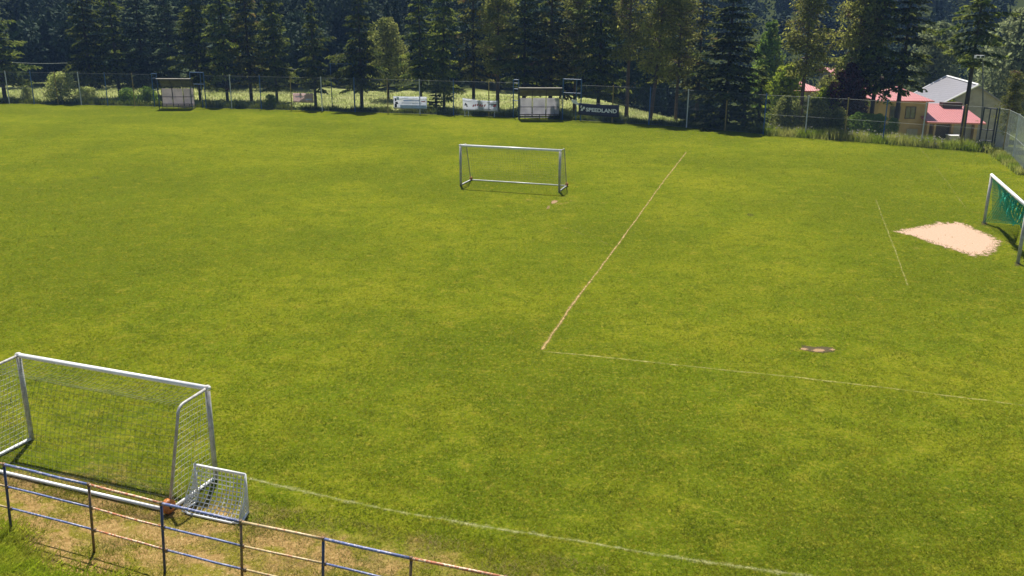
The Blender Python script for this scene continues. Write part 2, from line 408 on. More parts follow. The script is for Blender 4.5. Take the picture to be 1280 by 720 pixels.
patch('earth_scar', [(930, 268), (935, 266), (942, 267), (945, 270), (936, 271)], M['mud'], core=.15)
patch('earth_scar', [(110, 222), (118, 220), (126, 221), (124, 224), (114, 224)], M['mud'], core=.1)
patch('earth_scar', [(318, 220), (326, 218), (334, 219), (330, 222), (320, 222)], M['mud'], core=.1)
for (px, py) in ((1230, 279), (1272, 330)):
    patch('earth_scar', [(px - 6, py - 3), (px + 2, py - 4), (px + 7, py), (px + 4, py + 4), (px - 5, py + 4)], M['mud'], core=.2, z=.012)

# ------------------------------------------------------------------ vegetation generators
def kites(C, Dn, L, Wd, rng, flat=0.0):
    """leaf shaped quads at C along unit Dn"""
    n = len(C); L = np.broadcast_to(L, (n,))[:, None]; Wd = np.broadcast_to(Wd, (n,))[:, None]
    r = rng.normal(size=(n, 3)) * (1 - flat) + np.array([0, 0, 1.6]) * flat; s_ = np.cross(Dn, r); s_ /= np.linalg.norm(s_, axis=1, keepdims=True) + 1e-9
    up = np.cross(s_, Dn) * (L * .08)
    V = np.stack([C - Dn * L * .5, C + s_ * Wd * .5 + up, C + Dn * L * .5, C - s_ * Wd * .5 + up], 1).reshape(-1, 3)
    return V, np.arange(4 * n).reshape(n, 4)
def unit(a): return a / (np.linalg.norm(a, axis=-1, keepdims=True) + 1e-9)

def spruce_mesh(seed, h=16.0, rad=2.7, base=.13, dens=1.0, mat='spruce', droop=.35, shape=.85, ragged=.25):
    rng = np.random.default_rng(seed); Cs, Ds, Ls = [], [], []
    z = base * h; tw = MB()
    while z < h * .985:
        u = (z - base * h) / (h * (1 - base))
        R = rad * (1 - u) ** shape * (1 - .35 * max(0, .12 - u) / .12) + .12
        nb = int(6 + 3 * rng.random())
        a0 = rng.random() * 6.28
        for b in range(nb):
            if rng.random() < ragged * .45: continue
            a = a0 + b * 6.283 / nb + rng.normal() * .25
            L = max(R * (1 + ragged * rng.normal()), .18); zb = z + rng.normal() * .12
            up = .30 * u - .10 + rng.normal() * .10
            hx = np.array([math.cos(a), math.sin(a)]); lx = np.array([-math.sin(a), math.cos(a)])
            nt_ = max(3, int(L * 5.5))                       # side twigs of a flat drooping fan
            for q in range(nt_):
                t = ((q + rng.random()) / nt_) ** .75; sg = 1 if q % 2 else -1
                tl = (.22 + .42 * L * (1 - t) ** .8) * (.6 + .6 * rng.random()); m = max(3, int(tl * 9 * dens + 2))
                w = rng.random(m); fo = t * L + w * tl * .55; la = sg * w * tl * .75 + rng.normal(size=m) * .05
                pz = zb + up * fo - droop * fo ** 2 / (L + .6) * .55 + .14 * np.maximum(t - .7, 0) * L - w * tl * .30 - rng.random(m) * .10
                Cs.append(np.column_stack([hx[0] * fo + lx[0] * la, hx[1] * fo + lx[1] * la, pz]))
                hang = rng.random(m) < .22
                d = np.column_stack([np.outer(np.ones(m), hx * .7 + lx * sg * .6), np.where(hang, -1.3, -.30)]) + rng.normal(size=(m, 3)) * .22
                Ds.append(unit(d)); Ls.append(.28 + .26 * rng.random(m))
            if L > .8:
                tw.tube([(0, 0, zb), (hx[0] * L * .5, hx[1] * L * .5, zb + up * .5 * L - droop * L * .13), (hx[0] * L * .9, hx[1] * L * .9, zb + up * .9 * L - droop * L * .40)], [.035, .022, .008], 3, False)
        z += (.58 + .30 * rng.random()) * (1 if u < .8 else .6)
    n = 40
    Cs.append(np.column_stack([rng.normal(size=(n, 2)) * .10, h - rng.random(n) * .9])); Ds.append(unit(np.column_stack([rng.normal(size=(n, 2)) * .35, np.ones(n)]))); Ls.append(np.full(n, .3))
    C, Dd, L = np.concatenate(Cs), np.concatenate(Ds), np.concatenate(Ls)
    V, F = kites(C, Dd, L, L * (.40 + .22 * rng.random(len(L))), rng, .72)
    crown = np_mesh('crown', V, F, M[mat])
    t = MB(); t.tube([(0, 0, -.6), (0, 0, .15), (0.03, 0, h * .4), (0, .02, h * .97)], [.24, .19, .13, .015], 9)
    t.v += []; o = len(t.v); t.v.extend(tw.v); t.f.extend([tuple(i + o for i in f) for f in tw.f])
    return crown, t.mesh('trunk', M['bark'], True)

def pine_mesh(seed, h=16.0, rad=2.4, base=.30, dens=1.0, mat='pine', lean=0.0, bark='bark_pine', spread=1.0):
    rng = np.random.default_rng(seed); Cs, Ds, Ls = [], [], []; t = MB()
    zz = np.linspace(-.6, h * .97, 9)
    def axis_at(z): return np.array([lean * math.sin(z / h * 2.2), .25 * lean * math.sin(z / h * 3), 0])
    t.tube([axis_at(z) + [0, 0, z] for z in zz], list(np.linspace(.21, .02, 9)), 9)
    z = base * h
    while z < h * .98:
        u = (z - base * h) / (h * (1 - base)); R = rad * (.35 + .65 * math.sin(min(1, u * 1.15 + .22) * math.pi * .86)) * (1 - u * .45)
        for b in range(int(3 + 3 * rng.random())):
            a = rng.random() * 6.283; L = R * (.55 + .6 * rng.random()); rise = L * (rng.normal() * .18 + .02)
            o = axis_at(z) + [0, 0, z]; e = o + [math.cos(a) * L, math.sin(a) * L, rise]; mid = (o + e) / 2 + [0, 0, .12 * L]
            t.tube([o, mid, e], [.05, .03, .012], 4, False)
            for q in range(int(2 + 3 * rng.random())):
                w = .45 + .6 * rng.random(); c = o + (e - o) * w + rng.normal(size=3) * [.3, .3, .16]
                n = int(26 * dens * (.6 + .8 * rng.random()))
                p = rng.normal(size=(n, 3)) * np.array([.34, .34, .15]) * spread + c - np.column_stack([np.zeros((n, 2)), rng.random(n) * .35])
                Cs.append(p); Ds.append(unit(p - c + [0, 0, -.05] + rng.normal(size=(n, 3)) * .25)); Ls.append(.22 + .2 * rng.random(n))
        z += .34 + .25 * rng.random()
    C, Dd, L = np.concatenate(Cs), np.concatenate(Ds), np.concatenate(Ls)
    V, F = kites(C, Dd, L, L * .40, rng)
    return np_mesh('crown', V, F, M[mat]), t.mesh('trunk', M[bark], True)

def leafy_mesh(seed, h=8.0, rad=2.6, base=.2, n=7000, mat='leaf_green', lobes=26, leaf_l=.22, bark='bark', flat=0.0, taper=.8):
    rng = np.random.default_rng(seed); t = MB()
    th = max(base * h, .3)
    t.tube([(0, 0, -.4), (.03, 0, th), (0, .05, h * .75)], [.035 * h * .4, .028 * h * .4, .01], 8)
    Cs, Ds = [], []
    for i in range(lobes):
        u = (i + rng.random()) / lobes; a = i * 2.4 + rng.random()
        zc = base * h + (h - base * h) * (.08 + .86 * u)
        rr = rad * math.sqrt(max(0.05, 1 - ((u - .36) / .68) ** 2)) * (1 - (1 - taper) * u)
        c = np.array([math.cos(a) * rr * .62 * (.4 + .6 * rng.random()), math.sin(a) * rr * .62 * (.4 + .6 * rng.random()), zc])
        s_ = rr * (.34 + .18 * rng.random()); m = int(n / lobes * (.6 + .8 * rng.random()))
        d = unit(rng.normal(size=(m, 3))); rad_ = s_ * (.55 + .5 * rng.random(m) ** .5) * (1 + .18 * np.sin(d[:, 0] * 5 + i) * np.sin(d[:, 2] * 6))
        Cs.append(c + d * rad_[:, None] * [1, 1, .82]); Ds.append(unit(d * .5 + rng.normal(size=(m, 3)) * .7 + [0, 0, -.25]))
        t.tube([(0, 0, min(zc * .6, h * .6)), c * [.5, .5, .9], c], [.05 * rad * .4, .03 * rad * .4, .008], 4, False)
    C, Dd = np.concatenate(Cs), np.concatenate(Ds); L = leaf_l * (.7 + .6 * rng.random(len(C)))
    V, F = kites(C, Dd, L, L * .62, rng); V[:, 2] = np.maximum(V[:, 2], .02)
    return np_mesh('crown', V, F, M[mat]), t.mesh('trunk', M[bark], True)

KINDS = {
    'spruce': [spruce_mesh(1), spruce_mesh(2, rad=2.5, base=.16), spruce_mesh(3, rad=3.0, base=.14, ragged=.34), spruce_mesh(4, rad=2.4, base=.2, ragged=.4)],
    'brown': [spruce_mesh(5, rad=2.4, base=.14, mat='spruce_brown', dens=.8, ragged=.4), spruce_mesh(6, rad=2.3, base=.2, mat='spruce_brown', dens=.7, ragged=.45)],
    'blue': [spruce_mesh(7, rad=2.8, base=.12, mat='spruce_hazed')],
    'short': [spruce_mesh(8, h=11, rad=2.6, base=.20, ragged=.3), spruce_mesh(9, h=11, rad=2.0, base=.24, ragged=.38)],
    'ground': [spruce_mesh(10, h=15, rad=2.7, base=.03, ragged=.3, dens=1.15)],
    'dark': [spruce_mesh(11, h=15, rad=1.9, base=.29, ragged=.4, droop=.6, shape=.45), spruce_mesh(12, h=15, rad=1.8, base=.31, ragged=.45, droop=.5, shape=.5)],
    'bare': [spruce_mesh(14, h=15, rad=1.9, base=.47, ragged=.4, droop=.5, shape=.55)],
    'pine': [pine_mesh(21, dens=.9), pine_mesh(22, base=.26, lean=.7), pine_mesh(23, base=.36, rad=2.1, dens=.9)],
    'cone': [spruce_mesh(13, h=6, rad=1.0, base=.02, ragged=.12, dens=2.0, droop=.1)],
    'olive': [leafy_mesh(31, 8, 2.8, .15, 6500, 'leaf_olive')],
    'green': [leafy_mesh(32, 8, 1.9, .12, 6500, 'leaf_green', taper=.6), leafy_mesh(42, 9, 3.6, .15, 9000, 'leaf_grey', 34, .3)],
    'yellow': [leafy_mesh(33, 5, 1.7, .1, 5000, 'leaf_yellow')],
    'grey': [leafy_mesh(34, 10, 3.0, .15, 8000, 'leaf_grey', 30, .26)],
    'pale': [leafy_mesh(35, 3.2, 1.9, .02, 5500, 'leaf_pale', 22, .16, taper=1)],
    'purple': [leafy_mesh(36, 4.5, 1.7, .05, 5500, 'leaf_purple', 22, .2)],
    'shrub': [leafy_mesh(37, 3.0, 1.6, .03, 4500, 'leaf_olive', 20, .18, taper=1), leafy_mesh(38, 2.2, 1.3, .02, 3500, 'leaf_green', 16, .16, taper=1)],
}
_used = {}
def plant(name, kind, px, back, h, label, cat='tree', group=None, var=None, wide=1.0, py=120, ground=None, ref=None):
    """a plant standing `back` metres behind the fence where the picture's column px meets it"""
    f = fence_at(px); Y = f[1] + back; q = D(px, py, Y); x = q[0]
    z = gz(x, Y) if ground is None else ground
    ms = KINDS[kind]; i = _used.get(kind, 0); _used[kind] = i + 1
    cr, tr = ms[(i if var is None else var) % len(ms)]
    t = thing(name, label, cat, (x, Y, z), group)
    H0 = max(v.co.z for v in cr.vertices) if not cr.get('H') else cr['H']; cr['H'] = H0
    k = h / H0; wide *= random.uniform(.82, 1.22)
    t.scale = (k * wide, k * wide, k); t.rotation_euler = (0, 0, random.uniform(0, 6.28))
    link('trunk', tr, t); link('crown', cr, t)
    return t
ROW = 'spruces in a row behind the far fence'
plant('spruce_tree', 'short', 6, 4, 11.0, 'spruce at the left edge of the picture with its tip showing', var=0)
plant('spruce_tree', 'spruce', 116, 7.1, 15.8, 'dark spruce left of the far left shelter, beside the pale bush', group=ROW)
plant('spruce_tree', 'spruce', 150, 8.1, 14.8, 'dark spruce halfway between the pale bush and the far left shelter', group=ROW)
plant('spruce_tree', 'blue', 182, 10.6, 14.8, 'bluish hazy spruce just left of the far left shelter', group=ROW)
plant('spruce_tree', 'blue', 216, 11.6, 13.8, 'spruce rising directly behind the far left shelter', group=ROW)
plant('spruce_tree', 'spruce', 250, 7.6, 15.8, 'dark spruce behind the blue gate frame right of the far left shelter', group=ROW, wide=.95)
plant('spruce_tree', 'spruce', 284, 7.1, 16.8, 'second spruce to the right of the far left shelter', group=ROW, wide=.9)
plant('spruce_tree', 'brown', 314, 8.1, 15.8, 'third spruce to the right of the far left shelter', group=ROW)
plant('spruce_tree', 'spruce', 346, 7.1, 14.3, 'dark spruce just left of the small pinkish banner', group=ROW)
plant('spruce_tree', 'short', 394, 3.5, 10.6, 'small spruce with visible tip standing over the pinkish banner', var=1, wide=.95)
plant('spruce_tree', 'short', 452, 3.2, 12.0, 'broad free-standing spruce between the pinkish and the blue-white banner', var=0, wide=1.12)
plant('leafy_tree', 'olive', 486, 14, 9.0, 'olive green leafy tree behind the broad free-standing spruce')
plant('spruce_tree', 'spruce', 526, 7.6, 14.3, 'spruce rising behind the blue-white banner', group=ROW, wide=.95)
plant('spruce_tree', 'spruce', 555, 6.8, 15.8, 'spruce in the gap between the blue-white and the sagging white banner', group=ROW, wide=.9)
plant('spruce_tree', 'brown', 592, 7.6, 16.3, 'sparse spruce with brownish twigs above the sagging white banner', group=ROW)
plant('pine_tree', 'pine', 622, 7, 14.8, 'pale pine between the sagging white banner and the larger shelter')
plant('spruce_tree', 'spruce', 655, 8.1, 15.8, 'spruce rising behind the left half of the larger shelter', group=ROW)
plant('spruce_tree', 'brown', 688, 7.2, 16.3, 'spruce rising behind the right half of the larger shelter', group=ROW)
plant('pine_tree', 'pine', 718, 8.6, 14.8, 'pine behind the blue gate frame right of the larger shelter')
plant('spruce_tree', 'spruce', 748, 7, 16.8, 'very dark spruce standing behind the navy banner', group=ROW)
plant('pine_tree', 'pine', 784, 6, 16.5, 'pale pine just right of the navy banner', var=2)
plant('pine_tree', 'pine', 814, 4.5, 15.0, 'pine with a bent leaning trunk right of the navy banner', var=1)
plant('pine_tree', 'pine', 846, 7, 15.5, 'pale pine between the bent pine and the spruce branched to the ground', var=0)
plant('spruce_tree', 'brown', 872, 11.6, 14.3, 'thin brownish spruce behind the spruce branched to the ground', var=1)
plant('spruce_tree', 'ground', 908, 3.2, 14.0, 'dense dark spruce branched right down to the ground at the fence', wide=1.45)
plant('leafy_tree', 'green', 957, 22, 11.0, 'bright green narrow leafy tree right of the spruce branched to the ground', var=0, ground=-2.0)
plant('conifer', 'cone', 951, 9, 6.2, 'small dark pointed conifer in front of the bright green narrow tree')
plant('leafy_tree', 'yellow', 981, 12, 7.0, 'yellow green leafy tree left of the tall bare-trunked pine')
plant('pine_tree', 'pine', 1003, 6.0, 15.5, 'tall pine with a long bare brown trunk left of the small red roof', var=2)
plant('leafy_tree', 'yellow', 1034, 7, 4.6, 'low yellow green tree right of the tall bare-trunked pine')
plant('pine_tree', 'pine', 1066, 8, 16, 'pine with sparse lower branches behind the purple leaved tree', var=0, wide=.9)
plant('spruce_tree', 'dark', 1092, 8.5, 16, 'dark drooping conifer just left of the tan house')
plant('spruce_tree', 'dark', 1124, 9, 16, 'dark drooping conifer in front of the tan house')
plant('spruce_tree', 'dark', 1076, 9.5, 15.5, 'dark drooping conifer over the purple leaved tree, leftmost of the dark three')
plant('plum_tree', 'purple', 1063, 7, 6.6, 'purple leaved tree below the far red roof')
plant('leafy_tree', 'grey', 1163, 45, 13.5, 'grey green leafy tree rising behind the grey roofed building', ground=-4.5)
plant('pine_tree', 'bare', 1210, 5.5, 14.5, 'conifer with a bare lower trunk beside the lamp post', var=0, wide=1.0)
plant('leafy_tree', 'green', 1268, 36, 14.0, 'big pale green leafy tree at the right edge behind the lamp post', var=1, ground=-3.5)
plant('pine_tree', 'pine', 1268, 9, 7.0, 'small pine behind the mesh side fence at the right edge', var=0, ground=-1.5)
plant('leafy_tree', 'grey', 1236, 50, 10.5, 'dull leafy tree between the lamp post and the big pale green tree', ground=-4.5)
plant('shrub', 'yellow', 1189, 28, 5.2, 'bright green shrub between the garage roof and the grey roof', 'shrub', ground=-3.9)
plant('shrub', 'shrub', 1121, 3.2, 1.9, 'dark green shrub under the window of the tan house', 'shrub', var=1, wide=.7)
plant('shrub', 'shrub', 984, 2.2, 3.2, 'greyish willow-like shrub left of the bare-trunked pine at the fence', 'shrub', var=0)
plant('shrub', 'shrub', 1022, 2.6, 3.0, 'yellowish shrub between the two bare pine trunks at the fence', 'shrub', var=0, wide=.9)
plant('shrub', 'shrub', 1050, 3.4, 2.5, 'low olive shrub under the purple leaved tree', 'shrub', var=0)
plant('shrub', 'shrub', 1080, 3.8, 2.2, 'dark shrub between the trunks left of the tan house', 'shrub', var=1)
plant('shrub', 'shrub', 1098, 4.0, 2.2, 'dark shrub under the left window of the tan house', 'shrub', var=1)
plant('leafy_tree', 'olive', 1036, 18, 6.5, 'olive tree between the two far red roofs', ground=-2.6)
plant('bush', 'pale', 76, 1.6, 3.3, 'large pale flowering bush behind the fence at the far left', 'bush', wide=1.15)
plant('bush', 'pale', 34, 2.0, 1.6, 'low pale bush left of the large flowering bush', 'bush')
plant('bush', 'pale', 108, 1.8, 1.8, 'low pale bush right of the large flowering bush', 'bush', wide=1.2)
plant('shrub', 'shrub', 158, 2.4, 1.7, 'small leafy shrub left of the far left shelter', 'shrub', var=1)
plant('shrub', 'shrub', 184, 2.4, 1.9, 'small leafy shrub against the far left shelter', 'shrub', var=1)
plant('shrub', 'shrub', 338, 3.0, 1.3, 'dark low shrub under the spruces right of the far left shelter', 'shrub', var=1)
plant('spruce_tree', 'cone', 545, 3.5, 2.6, 'little spruce beside the right end of the blue-white banner', wide=2.0)
plant('spruce_tree', 'cone', 932, 2.2, 4.0, 'little dark spruce at the foot of the spruce branched to the ground', wide=1.5)

# the wooded hillside: reads as one mass
def forest():
    rng = np.random.default_rng(5); Vs, Fs = [], []; off = 0; spots = []
    for k in range(1800):
        y = 120 + 300 * rng.random() ** 1.6; x = rng.uniform(-.98, .98) * y
        if x > 2 and y < 158: continue
        spots.append((x, y))
    for k in range(95): spots.append((-95 + 108 * rng.random(), 116 + 8 * rng.random()))
    for k in range(60): spots.append((rng.uniform(2, 25), rng.uniform(110, 136)))
    for (x, y) in spots:
        z = gz(x, y); near = y < 175
        h = rng.uniform(9, 17) if y > 128 else rng.uniform(5, 11); r = h * rng.uniform(.22, .32); con = rng.random() < .4
        n = 800 if near else 330
        u = rng.random(n); d = unit(rng.normal(size=(n, 3)))
        if con:
            rr = r * .8 * (1 - u) ** .8 * (.5 + .5 * rng.random(n)); a = rng.random(n) * 6.283
            C = np.column_stack([rr * np.cos(a), rr * np.sin(a), .08 * h + u * h * .92])
        else:
            lob = rng.integers(0, 9, n); lc = unit(rng.normal(size=(9, 3))) * [.55 * r, .55 * r, .26 * h] + [0, 0, .56 * h]
            C = lc[lob] + d * [.52 * r, .52 * r, .2 * h] * (.7 + .35 * rng.random(n))[:, None]
        s_ = (.62 if near else 1.05) * (.7 + .6 * rng.random(n)) * (.8 if con else 1)
        V, F = kites(C + [x, y, z], unit(d + [0, 0, -.4]), s_, s_ * .6, rng); Vs.append(V); Fs.append(F + off); off += len(V)
    tag(link('forest', np_mesh('forest', np.concatenate(Vs), np.concatenate(Fs), M['leaf_forest'])),
        'dense dark wooded hillside fading blue behind all the trees', 'forest', kind='stuff')
forest()

# ------------------------------------------------------------------ grasses
def blades(name, P, h, w, mat, label, cat, rng, lean=.35):
    """P (n,3) roots; narrow three-point blades"""
    n = len(P); a = rng.random(n) * 6.283; h = np.broadcast_to(h, (n,)) * (.6 + .8 * rng.random(n)); w = np.broadcast_to(w, (n,))
    s_ = np.stack([np.cos(a), np.sin(a), np.zeros(n)], 1) * (w / 2)[:, None]
    b = rng.random(n) * 6.283; tip = P + np.stack([np.cos(b) * lean * h, np.sin(b) * lean * h, h], 1)
    V = np.stack([P - s_, P + s_, tip], 1).reshape(-1, 3); F = np.arange(3 * n).reshape(n, 3)
    return tag(link(name, np_mesh(name, V, F, mat)), label, cat, kind='stuff')
def rand_quad(pxq, n, rng):
    """points spread evenly over the ground seen in a picture-space box"""
    x0, y0, x1, y1 = pxq; c = np.array([G(a, b)[:2] for a, b in ((x0, y0), (x1, y0), (x1, y1), (x0, y1))])
    lo, hi = c.min(0), c.max(0); out = []
    while sum(map(len, out)) < n:
        p = lo + (hi - lo) * rng.random((n * 2, 2))
        v = np.column_stack([p, np.zeros(len(p))]) - CAM; z = v @ FW
        X = 640 + FPX * (v @ RT) / z; Y = 360 + FPX * (v @ DN) / z
        out.append(p[(X > x0) & (X < x1) & (Y > y0) & (Y < y1)])
    return np.concatenate(out)[:n]
rg = np.random.default_rng(77)
def clump_keep(p, rng, sc, thr):
    a = np.sin(p[:, 0] * sc + 1.7 * np.sin(p[:, 1] * sc * .8)) * np.sin(p[:, 1] * sc * 1.1 + 1.3 * np.sin(p[:, 0] * sc * .7)); return a + rng.normal(size=len(p)) * .55 > thr
BARE = []                                                  # worn lines and bare patches carry no blades
def worn(px, py):
    k = np.zeros(len(px), bool)
    for (ln, w) in LINES:
        for (a, b) in zip(ln[:-1], ln[1:]):
            a, b = np.array(a, float), np.array(b, float); d = b - a; t = np.clip(((px - a[0]) * d[0] + (py - a[1]) * d[1]) / (d @ d), 0, 1)
            k |= np.hypot(px - a[0] - t * d[0], py - a[1] - t * d[1]) < w
    for o in PATCHES:
        cx_ = sum(q[0] for q in o) / len(o); cy_ = sum(q[1] for q in o) / len(o); o = [(cx_ + (q[0] - cx_) * .80, cy_ + (q[1] - cy_) * .80) for q in o]
        ins = np.zeros(len(px), bool); n = len(o)
        for i in range(n):
            (x0, y0), (x1, y1) = o[i], o[(i + 1) % n]
            c = ((y0 > py) != (y1 > py)); ins ^= c & (px < (x1 - x0) * (py - y0) / ((y1 - y0) if y1 != y0 else 1e-9) + x0)
        k |= ins
    return k
N_ = 420000
bx = rg.uniform(-60, 1340, N_); by_ = 165 + (800 - 165) * rg.random(N_) ** .9
keep = ~worn(bx, by_) | (rg.random(N_) < .02); bx, by_ = bx[keep], by_[keep]
r_ = FW[None] + ((bx - 640) / FPX)[:, None] * RT[None] + ((by_ - 360) / FPX)[:, None] * DN[None]; p = (CAM + (-CAMH / r_[:, 2])[:, None] * r_)[:, :2]
p = p[(near_dist(p[:, 0], p[:, 1]) < 1.2) | (rg.random(len(p)) < .3)]
p = p[(p[:, 1] < fence_y(p[:, 0]) - .3) & clump_keep(p, rg, 2.3, -.45)]
dist = np.hypot(p[:, 0], p[:, 1]); P3 = np.column_stack([p, terrain(p[:, 0], p[:, 1])])
blades('turf_grass', P3, .036 + .0006 * dist, .006 + dist * .0003, M['blade'], 'short mown grass of the football pitch', 'grass', rg, 1.3)
p = rand_quad((-60, 590, 760, 780), 70000, rg); nd = near_dist(p[:, 0], p[:, 1]); p = p[(nd > .8) & (nd < 6)]; p = p[clump_keep(p, rg, 3.1, .0)]
pt = rand_quad((-60, 585, 700, 760), 60000, rg); nd = near_dist(pt[:, 0], pt[:, 1]); pt = pt[(nd > .5) & (nd < 6)]; pt = pt[clump_keep(pt, rg, 1.7, .55)]
blades('green_tufts', np.column_stack([pt, terrain(pt[:, 0], pt[:, 1])]), .07, .012, M['blade'], 'scattered green tufts in the dry strip by the railing', 'grass', rg, 1.1)
blades('dry_grass', np.column_stack([p, terrain(p[:, 0], p[:, 1])]), .06, .010, M['straw'], 'dry straw coloured grass along the railing', 'grass', rg, 1.2)
p = rand_quad((-60, 640, 240, 800), 60000, rg); nd = near_dist(p[:, 0], p[:, 1])
p = p[(nd > 3.9 + .35 * np.sin(p[:, 0] * 2.1) + .5 * sstep(-9.5, -6, p[:, 0]) * 2 + rg.normal(size=len(p)) * .35)]; p = p[clump_keep(p, rg, 2.6, -.5)]
P3 = np.column_stack([p, terrain(p[:, 0], p[:, 1])])
blades('weeds', P3, .13, .030, M['lush'], 'green weeds in the bottom left corner under the railing', 'weeds', rg, 1.3)
# tall grass and weeds along the far fence
u = rg.random(60000); pxs = 955 + (1236 - 955) * u; by = np.interp(pxs, [q[0] for q in FENCE_PX], [q[1] for q in FENCE_PX])
Pf = np.array([G(a, b) for a, b in zip(pxs, by)]); Pf[:, 1] += rg.normal(size=len(Pf)) * .38 + .35
hh = .50 + .16 * np.sin(pxs * .11) * np.sin(pxs * .043 + 1) + .5 * rg.random(len(pxs)) ** 4; 
blades('tall_grass', Pf, hh * .74, .04, M['weed'], 'tall yellowish grass and weeds along the foot of the fence at right', 'grass', rg, .35)
u = rg.random(20000); pxs = -20 + 985 * u; by = np.interp(pxs, [q[0] for q in FENCE_PX], [q[1] for q in FENCE_PX])
Pf = np.array([G(a, b) for a, b in zip(pxs, by)]); Pf[:, 1] += np.abs(rg.normal(size=len(Pf)) * .5) + .25
blades('tall_grass', Pf, .30 + .12 * np.sin(pxs * .2) + .3 * rg.random(len(pxs)) ** 3, .07, M['shade_weed'], 'ragged grass along the foot of the long far fence', 'grass', rg, .4)
u = rg.random(9000); f_ = np.array([fence_at(1241)]); e_ = G(1280, 219)
Pf = f_[0] * (1 - u[:, None]) + e_ * u[:, None]; Pf[:, 0] += rg.normal(size=len(Pf)) * .28 + .25
blades('tall_grass', Pf, .34, .05, M['weed'], 'tall grass along the foot of the side fence at the right edge', 'grass', rg, .35)
u = rg.random(45000); x = -60 + 95 * u; y = fence_y(x) + 3 + 19 * rg.random(len(x))
blades('meadow_grass', np.column_stack([x, y, terrain(x, y)]), .24, .07, M['hay'], 'unmown hay meadow behind the far fence', 'grass', rg, .4)
fl = MB()
for k in range(100):
    px = random.uniform(958, 1232); q = fence_at(px); hz = random.uniform(.3, .9); c = (q[0], q[1] + random.uniform(-.6, .6), hz + gz(q[0], q[1]))
    for j in range(5): fl.sphere((c[0] + random.uniform(-.07, .07), c[1] + random.uniform(-.07, .07), c[2] + random.uniform(-.05, .05)), .035, 5, 4)
tag(fl.build('wild_flowers', M['flower']), 'pale pinkish flower heads among the tall grass at the fence', 'flowers', kind='stuff')

# ------------------------------------------------------------------ fences
def post_mesh(h, r, mat, n=8):
    b = MB(); b.tube([(0, 0, -.1), (0, 0, h)], r, n); b.tube([(0, 0, h), (0, 0, h + .03)], r * 1.15, n); return b.mesh('post', mat)
def chain(b, A, B, z0, z1, sp, r):
    """chain link between two ground points"""
    A, B = np.array(A, float), np.array(B, float); L = np.linalg.norm((B - A)[:2]); h = z1 - z0; e = (B - A) / L; n = int((L + h) / sp)
    for i in range(n):
        s0 = i * sp - h
        for sg in (0, 1):
            a0, a1 = max(s0, 0), min(s0 + h, L)
            if a1 - a0 < .02: continue
            za, zb = (a0 - s0), (a1 - s0)
            if sg: za, zb = h - za, h - zb
            b.tube([A + e * a0 + [0, 0, z0 + za], A + e * a1 + [0, 0, z0 + zb]], r, 3, False)
FH = 3.3
pm = {k: post_mesh(FH, .05, M[m]) for k, m in (('w', 'fence_white'), ('b', 'fence_blue'), ('r', 'fence_rust'))}
fence = thing('wire_fence', 'tall wire mesh fence along the far touchline with white, blue and rusty posts', 'fence', fence_at(640), absolute=True)
def fpart(px, key, base=None, h=None):
    q = fence_at(px) if base is None else base; o = link('post', pm[key], fence); o.location = (q[0], q[1], gz(q[0], q[1]))
for px, k in ((-22, 'r'), (12, 'w'), (43, 'b'), (73, 'r'), (102, 'w'), (135, 'b'), (169, 'r'), (290, 'w'), (327, 'b'), (365, 'r'), (403, 'w'), (444, 'b'), (485, 'r'),
              (525, 'w'), (567, 'b'), (611, 'r'), (765, 'r'), (811, 'b'), (858, 'w'), (906, 'r'), (954, 'b'), (1006, 'w'), (1055, 'r'), (1103, 'b'), (1151, 'w'), (1200, 'r')):
    fpart(px, k)
def run(pxs):
    cm = MB()
    P_ = [fence_at(p) for p in pxs]
    for a, b in zip(P_[:-1], P_[1:]):
        chain(cm, a, b, .05, FH - .1, .16, .0035)
    for hz in (.06, FH * .5, FH - .08):
        tw = MB(); tw.tube([q + np.array([0, 0, hz]) for q in P_], .010, 4, False); tw.build('line_wire', M['wire'], fence)
    cm.build('wire_mesh', M['wire'], fence)
run([-60, 12, 75, 135, 193]); run([258, 327, 403, 485, 567, 611, 641]); run([726, 811, 858, 906, 954, 1006, 1055, 1103, 1151, 1200, 1222])
# side fence at the right edge
A = fence_at(1241); B = G(1253, 193.5); Cc = G(1265, 202); Dd_ = G(1279, 218); Ee = Dd_ + np.array([-1.2, -6.0, 0]); Ff = Ee + np.array([-.5, -6.0, 0])
side = thing('wire_fence', 'wire mesh fence running towards the camera at the right edge', 'fence', A, absolute=True)
for q, m in ((A, 'frame_dark'), (B, 'fence_rust'), (Cc, 'fence_white'), (Dd_, 'fence_blue'), (Ee, 'fence_white'), (Ff, 'fence_rust')):
    b = MB(); b.tube([(q[0], q[1], -.1), (q[0], q[1], 3.25)], .055, 8); b.build('post', M[m], side)
cm = MB(); pts = [A, B, Cc, Dd_, Ee, Ff]
for a, b in zip(pts[:-1], pts[1:]):
    chain(cm, a, b, .05, 3.2, .15, .0055)
for hz in (.06, 1.6, 3.2):
    tw = MB(); tw.tube([q + np.array([0, 0, hz]) for q in pts], .014, 4, False); tw.build('line_wire', M['wire_pale'], side)
cm.build('wire_mesh', M['wire_pale'], side)

